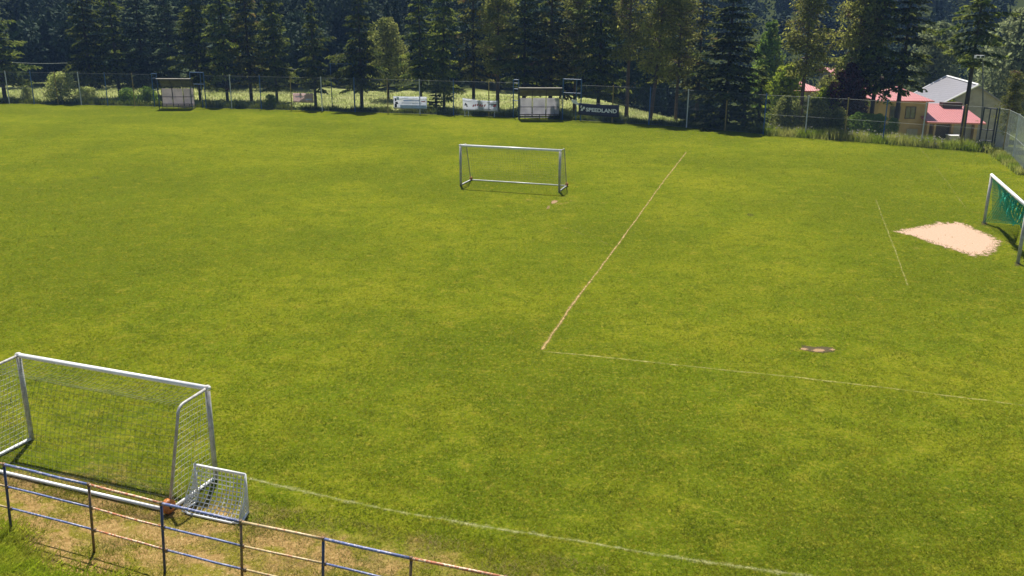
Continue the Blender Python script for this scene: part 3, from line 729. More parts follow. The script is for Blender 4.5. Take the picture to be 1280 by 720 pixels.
# tall blue gate frames in the far fence
def gate_frame(px0, px1, top, label, mat='frame_blue', bars=(.55,), mid=None, base=None):
    a = fence_at(px0) if base is None else base[0]; b = fence_at(px1) if base is None else base[1]
    t = thing('gate_frame', label, 'gate frame', (a + b) / 2, absolute=True)
    for q in (a, b):
        m = MB(); m.tube([q + [0, 0, -.1], q + [0, 0, top]], .055, 8); m.build('post', M[mat], t)
    m = MB(); m.tube([a + [0, 0, top - .05], b + [0, 0, top - .05]], .045, 8); m.build('top_bar', M[mat], t)
    for k in bars:
        m = MB(); m.tube([a + [0, 0, top * k], b + [0, 0, top * k]], .035, 8); m.build('cross_bar', M[mat], t)
    if mid:
        c = a + (b - a) * mid; m = MB(); m.tube([c + [0, 0, 0], c + [0, 0, top - .06]], .04, 8); m.build('stile', M[mat], t)
    return t
gate_frame(193.5, 199.5, 3.35, 'narrow blue steel frame left of the far left shelter', bars=(.5, .85))
gate_frame(241, 258, 3.55, 'blue steel gate frame right of the far left shelter', bars=(.66,), mid=.76)
gate_frame(641.5, 648, 3.55, 'narrow blue steel frame left of the larger shelter', bars=(.45, .75, .9))
gate_frame(703, 725.5, 3.75, 'blue steel gate frame between the larger shelter and the navy banner', bars=(.66,), mid=.74)
# corner gate by the lamp post
a, b = fence_at(1222), fence_at(1238)
gate_frame(0, 0, 3.2, 'blue grey pipe gate frame at the right corner of the field', mat='frame_dark', bars=(.25, .5), mid=.5, base=(a, b))
# basketball-like blue frame above the fence
q0, q1 = fence_at(409.5), fence_at(438); yb = 2.5
def zat(px, py, Y): return D(px, py, Y)[2]
t = thing('ball_frame', 'thin blue rectangular frame raised above the fence right of the small spruce', 'frame', (q0 + q1) / 2 + [0, yb, 0], absolute=True)
zt, zb = zat(423, 79.5, q0[1] + yb), zat(423, 95, q0[1] + yb)
for q in (q0, q1):
    m = MB(); m.tube([q + [0, yb, 0], q + [0, yb, zt]], .045, 6); m.build('post', M['frame_blue'], t)
for z in (zt, zb):
    m = MB(); m.tube([q0 + [0, yb, z], q1 + [0, yb, z]], .04, 6); m.build('rail', M['frame_blue'], t)

# ------------------------------------------------------------------ team shelters
def shelter(px0, px1, top_py, base_py, label, cols, panel, front=.2):
    a, b = G(px0, base_py), G(px1, base_py); e = (b - a); L = np.linalg.norm(e); e /= L; n = np.array([-e[1], e[0], 0])   # n points away from the camera
    dep = 1.15; t = thing('team_shelter', label, 'shelter', (a + b) / 2, absolute=True)
    h = zat((px0 + px1) / 2, top_py, (a[1] + b[1]) / 2); hb = h * .80
    up = np.array([0, 0, 1.0])
    fr = MB()
    for k in range(cols + 1):
        f_ = a + e * (L * k / cols); prof = [f_ + up * h * .97, f_ + n * dep * .45 + up * (h * .96), f_ + n * dep * .85 + up * hb * 1.03, f_ + n * dep + up * hb * .86, f_ + n * dep]
        fr.tube(prof, .030, 6)
    for k in (0, cols):
        f_ = a + e * (L * k / cols); fr.tube([f_, f_ + up * h * .97], .032, 6); fr.tube([f_ + up * .06, f_ + n * dep + up * .06], .03, 6)
    fr.tube([a + up * h * .97, b + up * h * .97], .032, 6)
    for z in (.12, hb * .48): fr.tube([a + n * (dep - .06) + up * z, b + n * (dep - .06) + up * z], .032, 6)
    fr.build('frame', M['frame_dark'], t)
    for r in range(2):
        for c in range(cols):
            z0 = .28 + r * (hb * .86 - .30) / 2; z1 = z0 + (hb * .86 - .30) / 2 - .05
            p0 = a + e * (L * c / cols + .05) + n * (dep - .02)
            m = MB(); m.obox(p0 + up * z0, e * (L / cols - .10), n * .015, up * (z1 - z0)); m.build('back_panel', M[panel], t)
    rf = MB(); prof = [(-.12, h * 1.0), (.25, h * 1.01), (dep * .5, h * .985), (dep * .85, hb * 1.06), (dep + .04, hb * .90)]
    vs = []; K = 8
    for (d_, z) in prof:
        for i in range(K + 1): vs.append(a - e * .06 + e * (L + .12) * i / K + n * d_ + up * (z + .02))
    m_ = len(vs)
    for (d_, z) in prof:
        for i in range(K + 1): vs.append(a - e * .06 + e * (L + .12) * i / K + n * d_ + up * (z + .04))
    fs = []; w = K + 1
    for j in range(len(prof) - 1):
        for i in range(K): fs += [(j * w + i, j * w + i + 1, (j + 1) * w + i + 1, (j + 1) * w + i), (m_ + j * w + i, m_ + (j + 1) * w + i, m_ + (j + 1) * w + i + 1, m_ + j * w + i + 1)]
    for i in range(K): fs.append((i, m_ + i, m_ + i + 1, i + 1))
    rf.add(vs, fs); rf.build('roof', M['poly_roof'], t)
    for d_ in (-.05, dep + .0):
        pass
    be = MB(); be.obox(a + e * .1 + n * (dep - .48) + up * .42, e * (L - .2), n * .34, up * .05); bench = be.build('bench', M['bench_wood'], t)
    for k in (.15, .5, .85):
        m = MB(); f_ = a + e * L * k + n * (dep - .32); m.obox(f_, e * .05, n * .05, up * .42); m.build('leg', M['frame_dark'], bench)
shelter(199.5, 240.5, 99, 136.8, 'far left team shelter with a curved roof and a pinkish back wall', 3, 'panel_pink')
shelter(649, 701, 110.5, 150.5, 'larger team shelter with six grey-white back panels beside the blue gate', 3, 'panel_white')

# ------------------------------------------------------------------ banners
def text_mesh(txt, size, mat):
    cu = bpy.data.curves.new('lettering', 'FONT'); cu.body = txt; cu.size = size; cu.extrude = .006; cu.offset = size * .035
    o = bpy.data.objects.new('lettering', cu); COL.objects.link(o); bpy.context.view_layer.update()
    me = bpy.data.meshes.new_from_object(o.evaluated_get(bpy.context.evaluated_depsgraph_get()))
    bpy.data.objects.remove(o); me.materials.clear(); me.materials.append(mat); me.name = 'lettering'; return me
def banner(px0, px1, tops, bots, label, mat, off=-.12, sag=.0, wav=.02):
    """cloth hung on the fence; tops/bots are picture heights at its left and right end"""
    a, b = fence_at(px0), fence_at(px1); a = a + [0, off, 0]; b = b + [0, off, 0]
    za, zb = zat(px0, bots[0], a[1]), zat(px1, bots[1], b[1]); Za, Zb = zat(px0, tops[0], a[1]), zat(px1, tops[1], b[1])
    t = thing('banner', label, 'banner', (a + b) / 2 + [0, 0, 0], absolute=True)
    K, R = 24, 6; e = b - a; n = np.array([-e[1], e[0], 0]) / np.linalg.norm(e)
    def at(u, v, d=0.0):
        q = a + e * u; lo = za + (zb - za) * u; hi = Za + (Zb - Za) * u - sag * math.sin(math.pi * u) * v
        w = wav * math.sin(u * 17 + v * 3) + wav * .6 * math.sin(u * 7.3 + v * 5)
        return q + n * (w - d) + np.array([0, 0, lo + (hi - lo) * v])
    m = MB(); vs = [at(i / K, j / R) for j in range(R + 1) for i in range(K + 1)] + [at(i / K, j / R, -.004) for j in range(R + 1) for i in range(K + 1)]
    w = K + 1; o = w * (R + 1); fs = []
    for j in range(R):
        for i in range(K): fs += [(j * w + i, j * w + i + 1, (j + 1) * w + i + 1, (j + 1) * w + i), (o + j * w + i, o + (j + 1) * w + i, o + (j + 1) * w + i + 1, o + j * w + i + 1)]
    for i in range(K): fs += [(i, o + i, o + i + 1, i + 1), (R * w + i, R * w + i + 1, o + R * w + i + 1, o + R * w + i)]
    for j in range(R): fs += [(j * w, (j + 1) * w, o + (j + 1) * w, o + j * w), (j * w + K, o + j * w + K, o + (j + 1) * w + K, (j + 1) * w + K)]
    m.add(vs, fs); m.build('cloth', M[mat], t, True)
    def print_(name, u0, v0, u1, v1, ink, slant=0.0):
        b_ = MB(); k = max(2, int((u1 - u0) * 24))
        vs = []
        for d in (.008, .003):
            for v in (v0, v1):
                for i in range(k + 1): vs.append(at(u0 + (u1 - u0) * i / k + (slant if v == v1 else 0), v, d))
        w = k + 1; fs = [(i, i + 1, w + i + 1, w + i) for i in range(k)]
        fs += [(2 * w + i, 3 * w + i, 3 * w + i + 1, 2 * w + i + 1) for i in range(k)]
        b_.add(vs, fs); return b_.build(name, M[ink], t)
    return t, at, print_, e, n
t, at, pr, e, n = banner(367.5, 393, (116.5, 116.8), (127.8, 128.6), 'small faded pinkish white banner on the fence under the small spruce', 'cloth_pink')
pr('printed_line', .12, .55, .5, .68, 'cloth_white'); pr('printed_line', .62, .3, .9, .42, 'ink_pale')
t, at, pr, e, n = banner(492.5, 534, (120.5, 121), (135.8, 136.3), 'white banner with pale blue print and a dark figure at its left end', 'cloth_white')
pr('blue_band', .20, .05, .99, .30, 'ink_pale')
pr('printed_line', .30, .62, .78, .70, 'ink_blue'); pr('printed_line', .24, .44, .84, .50, 'ink_pale'); pr('red_mark', .83, .56, .96, .64, 'ink_red')
pr('dark_figure', .03, .12, .10, .42, 'ink_dark'); pr('dark_figure', .06, .38, .15, .56, 'ink_dark', -.02); pr('dark_figure', .04, .62, .09, .86, 'ink_dark'); pr('printed_line', .10, .72, .17, .95, 'ink_pale')
t, at, pr, e, n = banner(578.5, 622.5, (122.5, 125.8), (138.0, 139.8), 'sagging white banner with dark red and black strokes on low white legs', 'cloth_white', sag=.10)
for i, (u, v) in enumerate(((.28, .34), (.34, .40), (.40, .44), (.47, .42), (.53, .38), (.60, .42))): pr('red_lettering', u, v, u + .035, v + .2, 'ink_red', .02)
pr('dark_stroke', .05, .40, .085, .62, 'ink_dark', .02); pr('dark_stroke', .11, .30, .145, .55, 'ink_dark', -.02); pr('dark_stroke', .74, .62, .95, .70, 'ink_dark', .02); pr('dark_stroke', .85, .44, .93, .60, 'ink_red', .03); pr('dark_stroke', .62, .16, .80, .22, 'ink_dark')
for u in (.06, .16, .90):
    q = at(u, 0); m = MB(); m.tube([q + [0, -.02, .05], (q[0], q[1] - .02, 0)], .035, 6); m.build('leg', M['fence_white'], t)
t, at, pr, e, n = banner(722.5, 773, (128.6, 131.2), (143.2, 147.0), 'navy banner with white capital lettering and a white emblem', 'cloth_navy', sag=.06)
L = np.linalg.norm(e); me = text_mesh('SPEEDLAND', .62, M['ink_white'])
xs = np.array([v.co[:] for v in me.vertices]); wtx = xs[:, 0].max(); x0_ = xs[:, 0].min(); hgt = xs[:, 1].max()
for v in me.vertices:
    u = .19 + .76 * (v.co.x - x0_) / (wtx - x0_); vv = .34 + .32 * v.co.y / hgt
    q = at(u, vv, .02 + v.co.z); v.co = q
link('lettering', me, t)
for (u, v, s_) in ((.055, .34, .055), (.100, .50, .055), (.045, .60, .03)): pr('emblem', u, v, u + s_, v + .21, 'ink_white', .015)
# thin white flag-like scrap tied beside the gate, left of the navy banner
q0, q1 = fence_at(713.5), fence_at(722.5); z0, z1 = zat(713.5, 125, q0[1]), zat(722, 130, q1[1])
m = MB(); vs = []
for i in range(7):
    u = i / 6; c = q0 + (q1 - q0) * u + [0, -.16 + .03 * math.sin(u * 9), z0 + (z1 - z0) * u - .04 * math.sin(u * 8)]; hw = .10 + .08 * math.sin(u * 3.1)
    vs += [c + [0, 0, hw], c - [0, 0, hw], c + [0, .02, hw], c + [0, .02, -hw]]
fs = []
for i in range(6):
    a_ = i * 4; b_ = a_ + 4; fs += [(a_, a_ + 1, b_ + 1, b_), (a_ + 2, b_ + 2, b_ + 3, a_ + 3), (a_, b_, b_ + 2, a_ + 2), (a_ + 1, a_ + 3, b_ + 3, b_ + 1)]
m.add(vs, fs); tag(m.build('cloth_strip', M['ink_white']), 'crumpled white cloth strip tied between the blue gate and the navy banner', 'cloth strip')

# ------------------------------------------------------------------ goals
def net_sheet(b, corners, nu, nv, r, sag=0.0, sagdir=(0, 0, -1)):
    """grid of cords over a bilinear sheet; corners: 00, 10, 11, 01"""
    c = [np.array(p, float) for p in corners]; sd_ = np.array(sagdir, float)
    def at(u, v): return c[0] * (1 - u) * (1 - v) + c[1] * u * (1 - v) + c[2] * u * v + c[3] * (1 - u) * v + sd_ * sag * math.sin(math.pi * u) ** .6 * math.sin(math.pi * v) * (1 + .15 * math.sin(u * 19 + v * 7))
    for i in range(nu + 1):
        u = i / nu; b.tube([at(u, v) for v in np.linspace(0, 1, max(2, nv // 2 + 1))], r, 3, False)
    for j in range(nv + 1):
        v = j / nv; b.tube([at(u, v) for u in np.linspace(0, 1, max(2, nu // 2 + 1))], r, 3, False)
def goal(name, label, bl, br, h, depth, topdepth, back, post_r, bar_mat, post_mat, net_mats, cord, cell, side_mat='white_alu', curve=.25, wheels=True, rear_r=.03, wheel_r=.15):
    """bl/br: front post feet; back: unit vector towards the net side"""
    bl, br, back = np.array(bl), np.array(br), np.array(back); up = np.array([0, 0, 1.0]); L = np.linalg.norm(br - bl); e = (br - bl) / L
    t = thing(name, label, 'goal', (bl + br) / 2, absolute=True)
    for q in (bl, br):
        m = MB(); m.tube([q + up * 0, q + up * (h + post_r)], post_r, 12); m.build('post', M[post_mat], t, True)
    m = MB(); m.tube([bl - e * post_r + up * h, br + e * post_r + up * h], post_r * 1.03, 12); m.build('crossbar', M[bar_mat], t, True)
    for q in (bl, br):
        pr_ = [q + up * h]
        for k in range(9):
            an = k / 8 * math.pi / 2; pr_.append(q + back * (topdepth - curve + curve * math.sin(an)) + up * (h - .03 - curve + curve * math.cos(an)))
        pr_.append(q + back * depth + up * .04)
        m = MB(); m.tube(pr_, rear_r, 8); m.build('rear_support', M[post_mat], t, True)
        m = MB(); m.tube([q + up * .05, q + back * depth + up * .05], rear_r * 1.2, 8); m.build('side_ground_bar', M[side_mat], t, True)
        if wheels:
            c = q + back * (depth + .02) + up * (wheel_r + .01); w_ = MB(); w_.tube([c - e * .07, c - e * .06, c + e * .06, c + e * .07], [wheel_r * .72, wheel_r, wheel_r, wheel_r * .72], 14)
            wo = w_.build('wheel', M['orange'], t, True)
            w_ = MB(); w_.tube([c - e * .085, c + e * .085], [.045, .045], 10); w_.build('hub', M['rubber'], wo, True)
    m = MB(); m.tube([bl + back * depth + up * .05, br + back * depth + up * .05], rear_r * 1.25, 8); m.build('rear_ground_bar', M[side_mat], t, True)
    nb = MB(); tl, tr_ = bl + up * (h - .03), br + up * (h - .03); zc = h - .05
    # back net: from the top rear bend down to the ground bar, and a roof part
    rl, rr = bl + back * (topdepth - .06) + up * zc, br + back * (topdepth - .06) + up * zc
    gl, gr = bl + back * depth + up * .08, br + back * depth + up * .08
    nu = int(L / cell)
    net_sheet(nb, (rl, rr, gr, gl), nu, int(h / cell), cord, .10, back)
    net_sheet(nb, (tl, tr_, rr, rl), nu, max(3, int(topdepth / cell)), cord, .12)
    nb.build('back_net', M[net_mats[0]], t)
    for q in (bl, br):
        nb = MB(); net_sheet(nb, (q + up * .08, q + back * depth + up * .08, q + back * (topdepth - .03) + up * zc, q + up * zc), max(6, int(depth / cell)), int(h / cell), cord, .05, e * (1 if q is bl else -1))
        nb.build('side_net', M[net_mats[1]], t)
    return t
# near goal, open side towards the field
nl, nr = G(40, 550), G(270, 599); bk = G(212, 641) - nr; dpt = float(np.linalg.norm(bk)); bk = bk / dpt
goal('football_goal', 'youth goal with white crossbar nearest the camera, its net towards the railing', nl, nr, 2.13, dpt, .95, bk, .055, 'white_alu', 'shaded_post', ('net_dark', 'net_pale'), .0031, .12, curve=.22, rear_r=.032)
# goal in mid-field, net away from the camera
ml, mr = G(576, 232), G(699, 240); em = (mr - ml) / np.linalg.norm(mr - ml); bk = np.array([-em[1], em[0], 0])
goal('football_goal', 'white goal standing alone in the middle of the pitch', ml, mr, 2.32, 1.75, 1.0, bk, .07, 'white_alu', 'shaded_post', ('net_dark', 'net_dark'), .0042, .15, curve=.10, wheel_r=.11, rear_r=.028)
# full size goal at the right edge with a green net
fl_, fn = G(1230, 279), G(1272, 329.5); eg = (fn - fl_) / np.linalg.norm(fn - fl_); bk = np.array([-eg[1], eg[0], 0])
t = thing('football_goal', 'full size goal at the right edge with a bunched green net', 'goal', (fl_ + fn) / 2, absolute=True)
up = np.array([0, 0, 1.0]); gh = 2.36; Lg = np.linalg.norm(fn - fl_)
for q in (fl_, fn):
    m = MB(); m.tube([q - up * .2, q + up * gh], .07, 12); m.build('post', M['shaded_post'], t, True)
m = MB(); m.tube([fl_ - eg * .07 + up * gh, fn + eg * .07 + up * gh], .075, 12); m.build('crossbar', M['white_alu'], t, True)
nb = MB(); bk2 = bk
def bar(u, dz=0, d=0): return fl_ + eg * Lg * u + up * (gh - .05 + dz) + bk2 * d
net_sheet(nb, (bar(0), bar(.42), bar(.42, -1.5, .55), fl_ + up * .25 + bk2 * .35), 22, 16, .011, .12, bk2)
net_sheet(nb, (bar(.42), bar(.42, -1.5, .55), fl_ + bk2 * 1.6 + up * .05, fl_ + eg * .1 + up * .1), 16, 22, .011, .05, bk2)
nb.build('draped_net', M['net_green'], t)
nb = MB()
for j in range(46):
    u = .36 + .64 * j / 45; ln = .75 + .30 * math.sin(j * .55) + .18 * math.sin(j * 1.7)
    pts = [bar(u, -.02, .02)] + [bar(u + .012 * math.sin(j + k), -ln * k / 6, .10 + .12 * math.sin(j * .9 + k * .8)) for k in range(1, 7)]
    nb.tube(pts, .016, 4, False)
for k in range(1, 13):
    pts = []
    for j in range(46):
        u = .36 + .64 * j / 45; ln = .75 + .30 * math.sin(j * .55) + .18 * math.sin(j * 1.7)
        pts.append(bar(u, -ln * k / 12, .10 + .12 * math.sin(j * .9 + k * .4)))
    nb.tube(pts, .014, 4, False)
nb.build('bunched_net', M['net_green'], t)
# mini goal
a, b = G(228.5, 642), G(297, 657); c = G(312, 640); e = (b - a); wl = np.linalg.norm(e); e /= wl; nn = c - b; nn = nn - e * (nn @ e); dp = .72; nn = nn / np.linalg.norm(nn)
t = thing('mini_goal', 'small white training goal standing against the near goal', 'goal', (a + b) / 2, absolute=True)
rB, rA = b + e * .02, a - e * .02; F1 = G(310.5, 641); F0 = F1 - e * wl * .93; mh = .86
for q in (F0, F1):
    m = MB(); m.tube([q + up * 0, q + up * mh], .025, 10); m.build('post', M['white_alu'], t, True)
m = MB(); m.tube([F0 + up * mh, F1 + up * mh], .028, 10); m.build('crossbar', M['white_alu'], t, True)
pts = [F0 + up * .03]; 
for k in range(6):
    an = k / 5 * math.pi / 2; pts.append(rA + e * .15 * (1 - math.sin(an)) * 1.0 + nn * .15 * (1 - math.cos(an)) * 0 + nn * .15 * (1 - math.sin(an)) * 0 + nn * (.15 * (1 - an / (math.pi / 2))) + e * 0 - e * .15 * (1 - an / (math.pi / 2)) + e * .15 * (an / (math.pi / 2)) + up * .03)
for k in range(6):
    an = k / 5; pts.append(rB - e * .15 * (1 - an) + nn * .15 * an + up * .03)
pts.append(F1 + up * .03)
m = MB(); m.tube(pts, .026, 8); m.build('ground_frame', M['white_alu'], t, True)
nb = MB(); net_sheet(nb, (F0 + up * (mh - .03), F1 + up * (mh - .03), rB + up * .05, rA + up * .05), 13, 11, .0105, .16, nn * .8 + up * -.6)
nb.build('back_net', M['net_pale'], t)
for q, r_ in ((F0, rA), (F1, rB)):
    nb = MB(); net_sheet(nb, (q + up * .05, r_ + up * .05, (q + r_) / 2 * .4 + q * .6 + up * .45, q + up * (mh - .04)), 6, 9, .0085); nb.build('side_net', M['net_pale'], t)

# ------------------------------------------------------------------ railing in the foreground
RH = 1.42
tops = [(-104, 556), (5, 582), (111, 607), (201.5, 630), (301, 652.5), (404, 673.5), (514, 698), (632, 722), (760, 750)]
RLEAN = np.array([-.10, .03, 0])
RP = []
for p in tops:
    q = G(*p, z=RH); g0 = gz(q[0], q[1]); q = G(*p, z=RH + g0); RP.append(np.array([q[0], q[1], gz(q[0], q[1])]))
rail = thing('railing', 'three-bar metal railing in worn blue and red paint at the bottom left', 'railing', RP[3], absolute=True)
for i, q in enumerate(RP):
    m = MB(); m.tube([q + RLEAN - up * .15, q + up * (RH - .02)], .025, 10); m.build('post', M['dark_blue_post' if i in (1, 3, 5, 7) else 'rust_post'], rail, True)
for i in range(len(RP) - 1):
    mt = M[('cream_paint', 'blue_paint', 'red_paint', 'blue_paint', 'cream_paint', 'blue_paint', 'red_paint', 'blue_paint')[i]]
    for z in (RH, RH * .67, RH * .345):
        cb = MB(); cb.tube([RP[i] + up * (z - .035), RP[i] + up * (z + .03)], .030, 10); cb.build('joint_collar', M['rust_post'], rail, True)
        m = MB(); mid_ = [RP[i] * (1 - w) + RP[i + 1] * w + up * (z + random.uniform(-.012, .006)) for w in (.33, .66)]; m.tube([RP[i] + up * z, *mid_, RP[i + 1] + up * z], .026 if z == RH else .020, 10, True); m.build('rail', mt, rail, True)

# ------------------------------------------------------------------ houses beyond the right end of the fence
M['tan_wall'] = simple('tan_render', (.42, .29, .14), .85, scale=1.2, c2=(.33, .23, .11), bump=.1)
M['plaster_grey'] = simple('grey_plaster', (.34, .32, .29), .85, scale=1.5)  # plain grey plaster colour
M['brown_door'] = simple('brown_door', (.06, .035, .025), .6, scale=3)
M['gloom_panel'] = simple('painted_doorway_gloom', (.015, .015, .018), .9, scale=2)  # near-black panel colour, painting the shade inside the open doorway
M['trim_white'] = simple('white_trim', (.75, .75, .75), .5, scale=3, var=.1)
M['glass'] = simple('window_glass', (.03, .035, .045), .08, scale=2, spec=.8)
def roof_mat(name, c, c2, sx, sy):
    k = NT(name); co = k.coord(); w = k.n('ShaderNodeTexWave'); w.bands_direction = 'Y'; w.inputs['Scale'].default_value = sy; w.inputs['Distortion'].default_value = .6
    k.l(co, w.inputs['Vector']); w2 = k.n('ShaderNodeTexWave'); w2.bands_direction = 'X'; w2.inputs['Scale'].default_value = sx; k.l(co, w2.inputs['Vector'])
    f = k.math('ADD', k.math('MULTIPLY', w.outputs['Fac'], .5), k.math('MULTIPLY', w2.outputs['Fac'], .5))
    k.base(k.mix(k.ramp(k.noise(1.3, 4), .35, .65), k.mix(f, c2, c), tuple(x * .85 for x in c))); k.b.inputs['Roughness'].default_value = .5; k.bump(f, .6, .05); return k.m
M['red_tiles'] = roof_mat('pinkish_red_roof_tiles', (.50, .165, .165), (.34, .10, .10), 1.3, .9)
M['grey_roof'] = roof_mat('grey_sheet_roof', (.21, .205, .23), (.17, .165, .19), .7, .02)
def roof_slab(b, quad, th=.12):
    q = [np.array(p, float) for p in quad]; n = np.cross(q[1] - q[0], q[-1] - q[0]); n /= np.linalg.norm(n)
    if n[2] < 0: n = -n
    k = len(q); b.add([p for p in q] + [p - n * th for p in q], [tuple(range(k)), tuple(range(k, 2 * k))[::-1]] + [(i, (i + 1) % k, k + (i + 1) % k, k + i) for i in range(k)])
def win(parent, x, y, z, w, h, frame='trim_white'):
    m = MB(); fw = .07
    m.box((x, y - .05, z), (x + w, y, z + fw)); m.box((x, y - .05, z + h - fw), (x + w, y, z + h)); m.box((x, y - .05, z + fw + .001), (x + fw, y, z + h - fw - .001)); m.box((x + w - fw, y - .05, z + fw + .001), (x + w, y, z + h - fw - .001)); m.box((x + w / 2 - .03, y - .045, z + fw + .001), (x + w / 2 + .03, y, z + h - fw - .001))
    f = m.build('window', M[frame], parent); g = MB(); g.box((x + fw, y - .02, z + fw), (x + w - fw, y - .004, z + h - fw)); g.build('pane', M['glass'], f); return f
Yh = 88.0
xl, xr = D(1098, 140, Yh)[0], D(1159, 140, Yh)[0]; ge = gz((xl + xr) / 2, Yh) - .3; ev = zat(1140, 125.5, Yh)
house = thing('house', 'tan rendered house with a pinkish red hipped roof behind the dark conifers', 'house', ((xl + xr) / 2, Yh, ge), absolute=True)
m = MB(); m.box((xl, Yh, ge), (xr, Yh + 8, ev)); m.build('wall', M['tan_wall'], house)
m = MB(); ox = .4; rz = zat(1128, 103, Yh + 4); A_, B_, C_, D_ = (xl - ox, Yh - ox, ev), (xr + ox, Yh - ox, ev), (xr + ox, Yh + 8 + ox, ev), (xl - ox, Yh + 8 + ox, ev); r0, r1 = ((xl + xr) / 2 - .5, Yh + 3.2, rz), ((xl + xr) / 2 - .5, Yh + 5.2, rz)
for qd in ((A_, B_, r0), (B_, C_, r1, r0), (C_, D_, r1), (D_, A_, r0, r1)): roof_slab(m, qd)
rf = m.build('roof', M['red_tiles'], house)
m = MB(); m.box((xl + 1.2, Yh + 4, rz - .8), (xl + 1.8, Yh + 4.6, rz + .7)); m.build('chimney', M['plaster_grey'], rf)
wx = D(1131.5, 140, Yh)[0]; win(house, wx, Yh, zat(1134, 148.5, Yh), 1.0, 1.15, 'brown_door')
win(house, D(1112, 140, Yh)[0], Yh, zat(1134, 148.5, Yh), 1.0, 1.15, 'brown_door')
m = MB(); m.box((D(1136, 140, Yh)[0], Yh - .06, ge), (D(1150, 140, Yh)[0], Yh - .002, zat(1134, 161, Yh))); m.build('plinth', M['plaster_grey'], house)
# low wing of the house with the garage
Yg = 87.0; gl, gr = D(1160, 160, Yg)[0], D(1222, 160, Yg)[0]; e0 = zat(1190, 152.5, Yg - .4); e1 = zat(1190, 129.5, Yg + 4)
g2 = gz((gl + gr) / 2, Yg) - .5
m = MB()
posts_x = [gl, gl + (gr - gl) * .12, gl + (gr - gl) * .47, gl + (gr - gl) * .56, gr]
m.box((gl - .1, Yg, g2), (gl + .12, Yg + 4.2, e0 + .15)); m.box((posts_x[1], Yg, g2), (posts_x[1] + .18, Yg + 4.2, e0 + .1)); m.box((posts_x[2], Yg, g2), (posts_x[2] + .25, Yg + 4.2, e0 + .1)); m.box((gr - .3, Yg, g2), (gr, Yg + 4.2, e0 + .1)); m.box((gl + .13, Yg + .003, e0 - .25), (gr - .301, Yg + 4.1, e0 + .02)); m.box((gl, Yg + 4.21, g2), (gr, Yg + 4.4, e1 - .1))
w_ = m.build('garage_wing', M['tan_wall'], house)
m = MB(); roof_slab(m, ((gl - .35, Yg - .5, e0), (gr + .5, Yg - .5, e0 - .08), (gr + .15, Yg + 4.4, e1 - .06), (gl - .5, Yg + 4.4, e1)), .14); m.build('wing_roof', M['red_tiles'], w_)
m = MB(); m.box((posts_x[1] + .2, Yg + .35, g2), (posts_x[2] - .02, Yg + .42, e0 - .26)); m.build('garage_door', M['brown_door'], w_)
m = MB(); m.box((posts_x[2] + .27, Yg + .5, g2), (gr - .32, Yg + .57, e0 - .26)); m.build('back_wall', M['plaster_grey'], w_)
m = MB(); m.box((gl + .14, Yg + 1.2, g2), (posts_x[1] - .02, Yg + 1.3, e0 - .26)); m.build('entrance_gloom_panel', M['gloom_panel'], w_)
m = MB(); cx = D(1206, 132, Yg + 2.6)[0]; m.box((gl + (gr - gl) * .55, Yg + 3.2, e1 - .35), (gr - .2, Yg + 4.0, e1 + .16)); m.build('roof_vent', M['brown_door'], w_)
# trailer-like grey box under the wing
bx0, bx1 = D(1188, 165, Yg - 1.5)[0], D(1203, 165, Yg - 1.5)[0]; gg = gz(bx0, Yg - 1.5)
t = thing('water_tank', 'grey-white box standing in front of the garage', 'tank', ((bx0 + bx1) / 2, Yg - 1.2, gg), absolute=True)
m = MB(); m.box((bx0, Yg - 1.7, gg + .12), (bx1, Yg - .7, gg + 1.15)); m.build('body', M['plaster_grey'], t)
m = MB(); m.box((bx0 - .03, Yg - 1.73, gg + 1.153), (bx1 + .03, Yg - .67, gg + 1.2)); m.build('lid', M['trim_white'], t)
m = MB(); m.box((bx0 + .05, Yg - 1.65, gg - .1), (bx1 - .05, Yg - .75, gg + .117)); m.build('pallet', M['bench_wood'], t)
# grey building
Y0, Y1 = 110.0, 96.5
R0 = D(1183.5, 95.5, Y0); zr = R0[2]; R1 = D(1223, 107, Y1); R1[2] = zr
rd = R1 - R0; Lb = np.linalg.norm(rd); rd /= Lb; lf = np.array([rd[1], -rd[0], 0]); half = 4.2; dropb = 2.6
if lf[0] > 0: lf = -lf
upz = np.array([0, 0, 1.0]); gb = gz(R1[0], R1[1]) - 1.5
t = thing('barn', 'large grey roofed building with white roof edges behind the garage', 'barn', ((R0[0] + R1[0]) / 2, (Y0 + Y1) / 2, gb), absolute=True)
def bp(q, k, z): c = q + lf * half * k; return np.array([c[0], c[1], z])
a0, a1 = R0 + rd * .4, R1 - rd * .4
m = MB(); fr_ = [bp(a1, .93, gb), bp(a1, -.93, gb), bp(a1, -.93, zr - dropb * .95), bp(a1, 0, zr - .12), bp(a1, .93, zr - dropb * .95)]; bk_ = [q - rd * (Lb - .8) for q in fr_]
m.add(fr_ + bk_, [(0, 1, 2, 3, 4), (9, 8, 7, 6, 5), (0, 4, 9, 5), (1, 6, 7, 2)]); m.build('wall', M['plaster_grey'], t)
m = MB(); roof_slab(m, (bp(R0, 1, zr - dropb), bp(R1, 1, zr - dropb), bp(R1, 0.001, zr), bp(R0, 0.001, zr)), .12); roof_slab(m, (bp(R0, -0.001, zr), bp(R1, -0.001, zr), bp(R1, -1, zr - dropb), bp(R0, -1, zr - dropb)), .12)
m.build('roof', M['grey_roof'], t)
for (p0, p1) in ((bp(R0, 1, zr - dropb + .05), bp(R0, 0, zr + .05)), (bp(R1, 1, zr - dropb + .05), bp(R1, 0, zr + .05)), (bp(R0, 0, zr + .06), bp(R1, 0, zr + .06))):
    m = MB(); m.tube([p0, p1], .11, 4); m.build('white_edge', M['trim_white'], t)
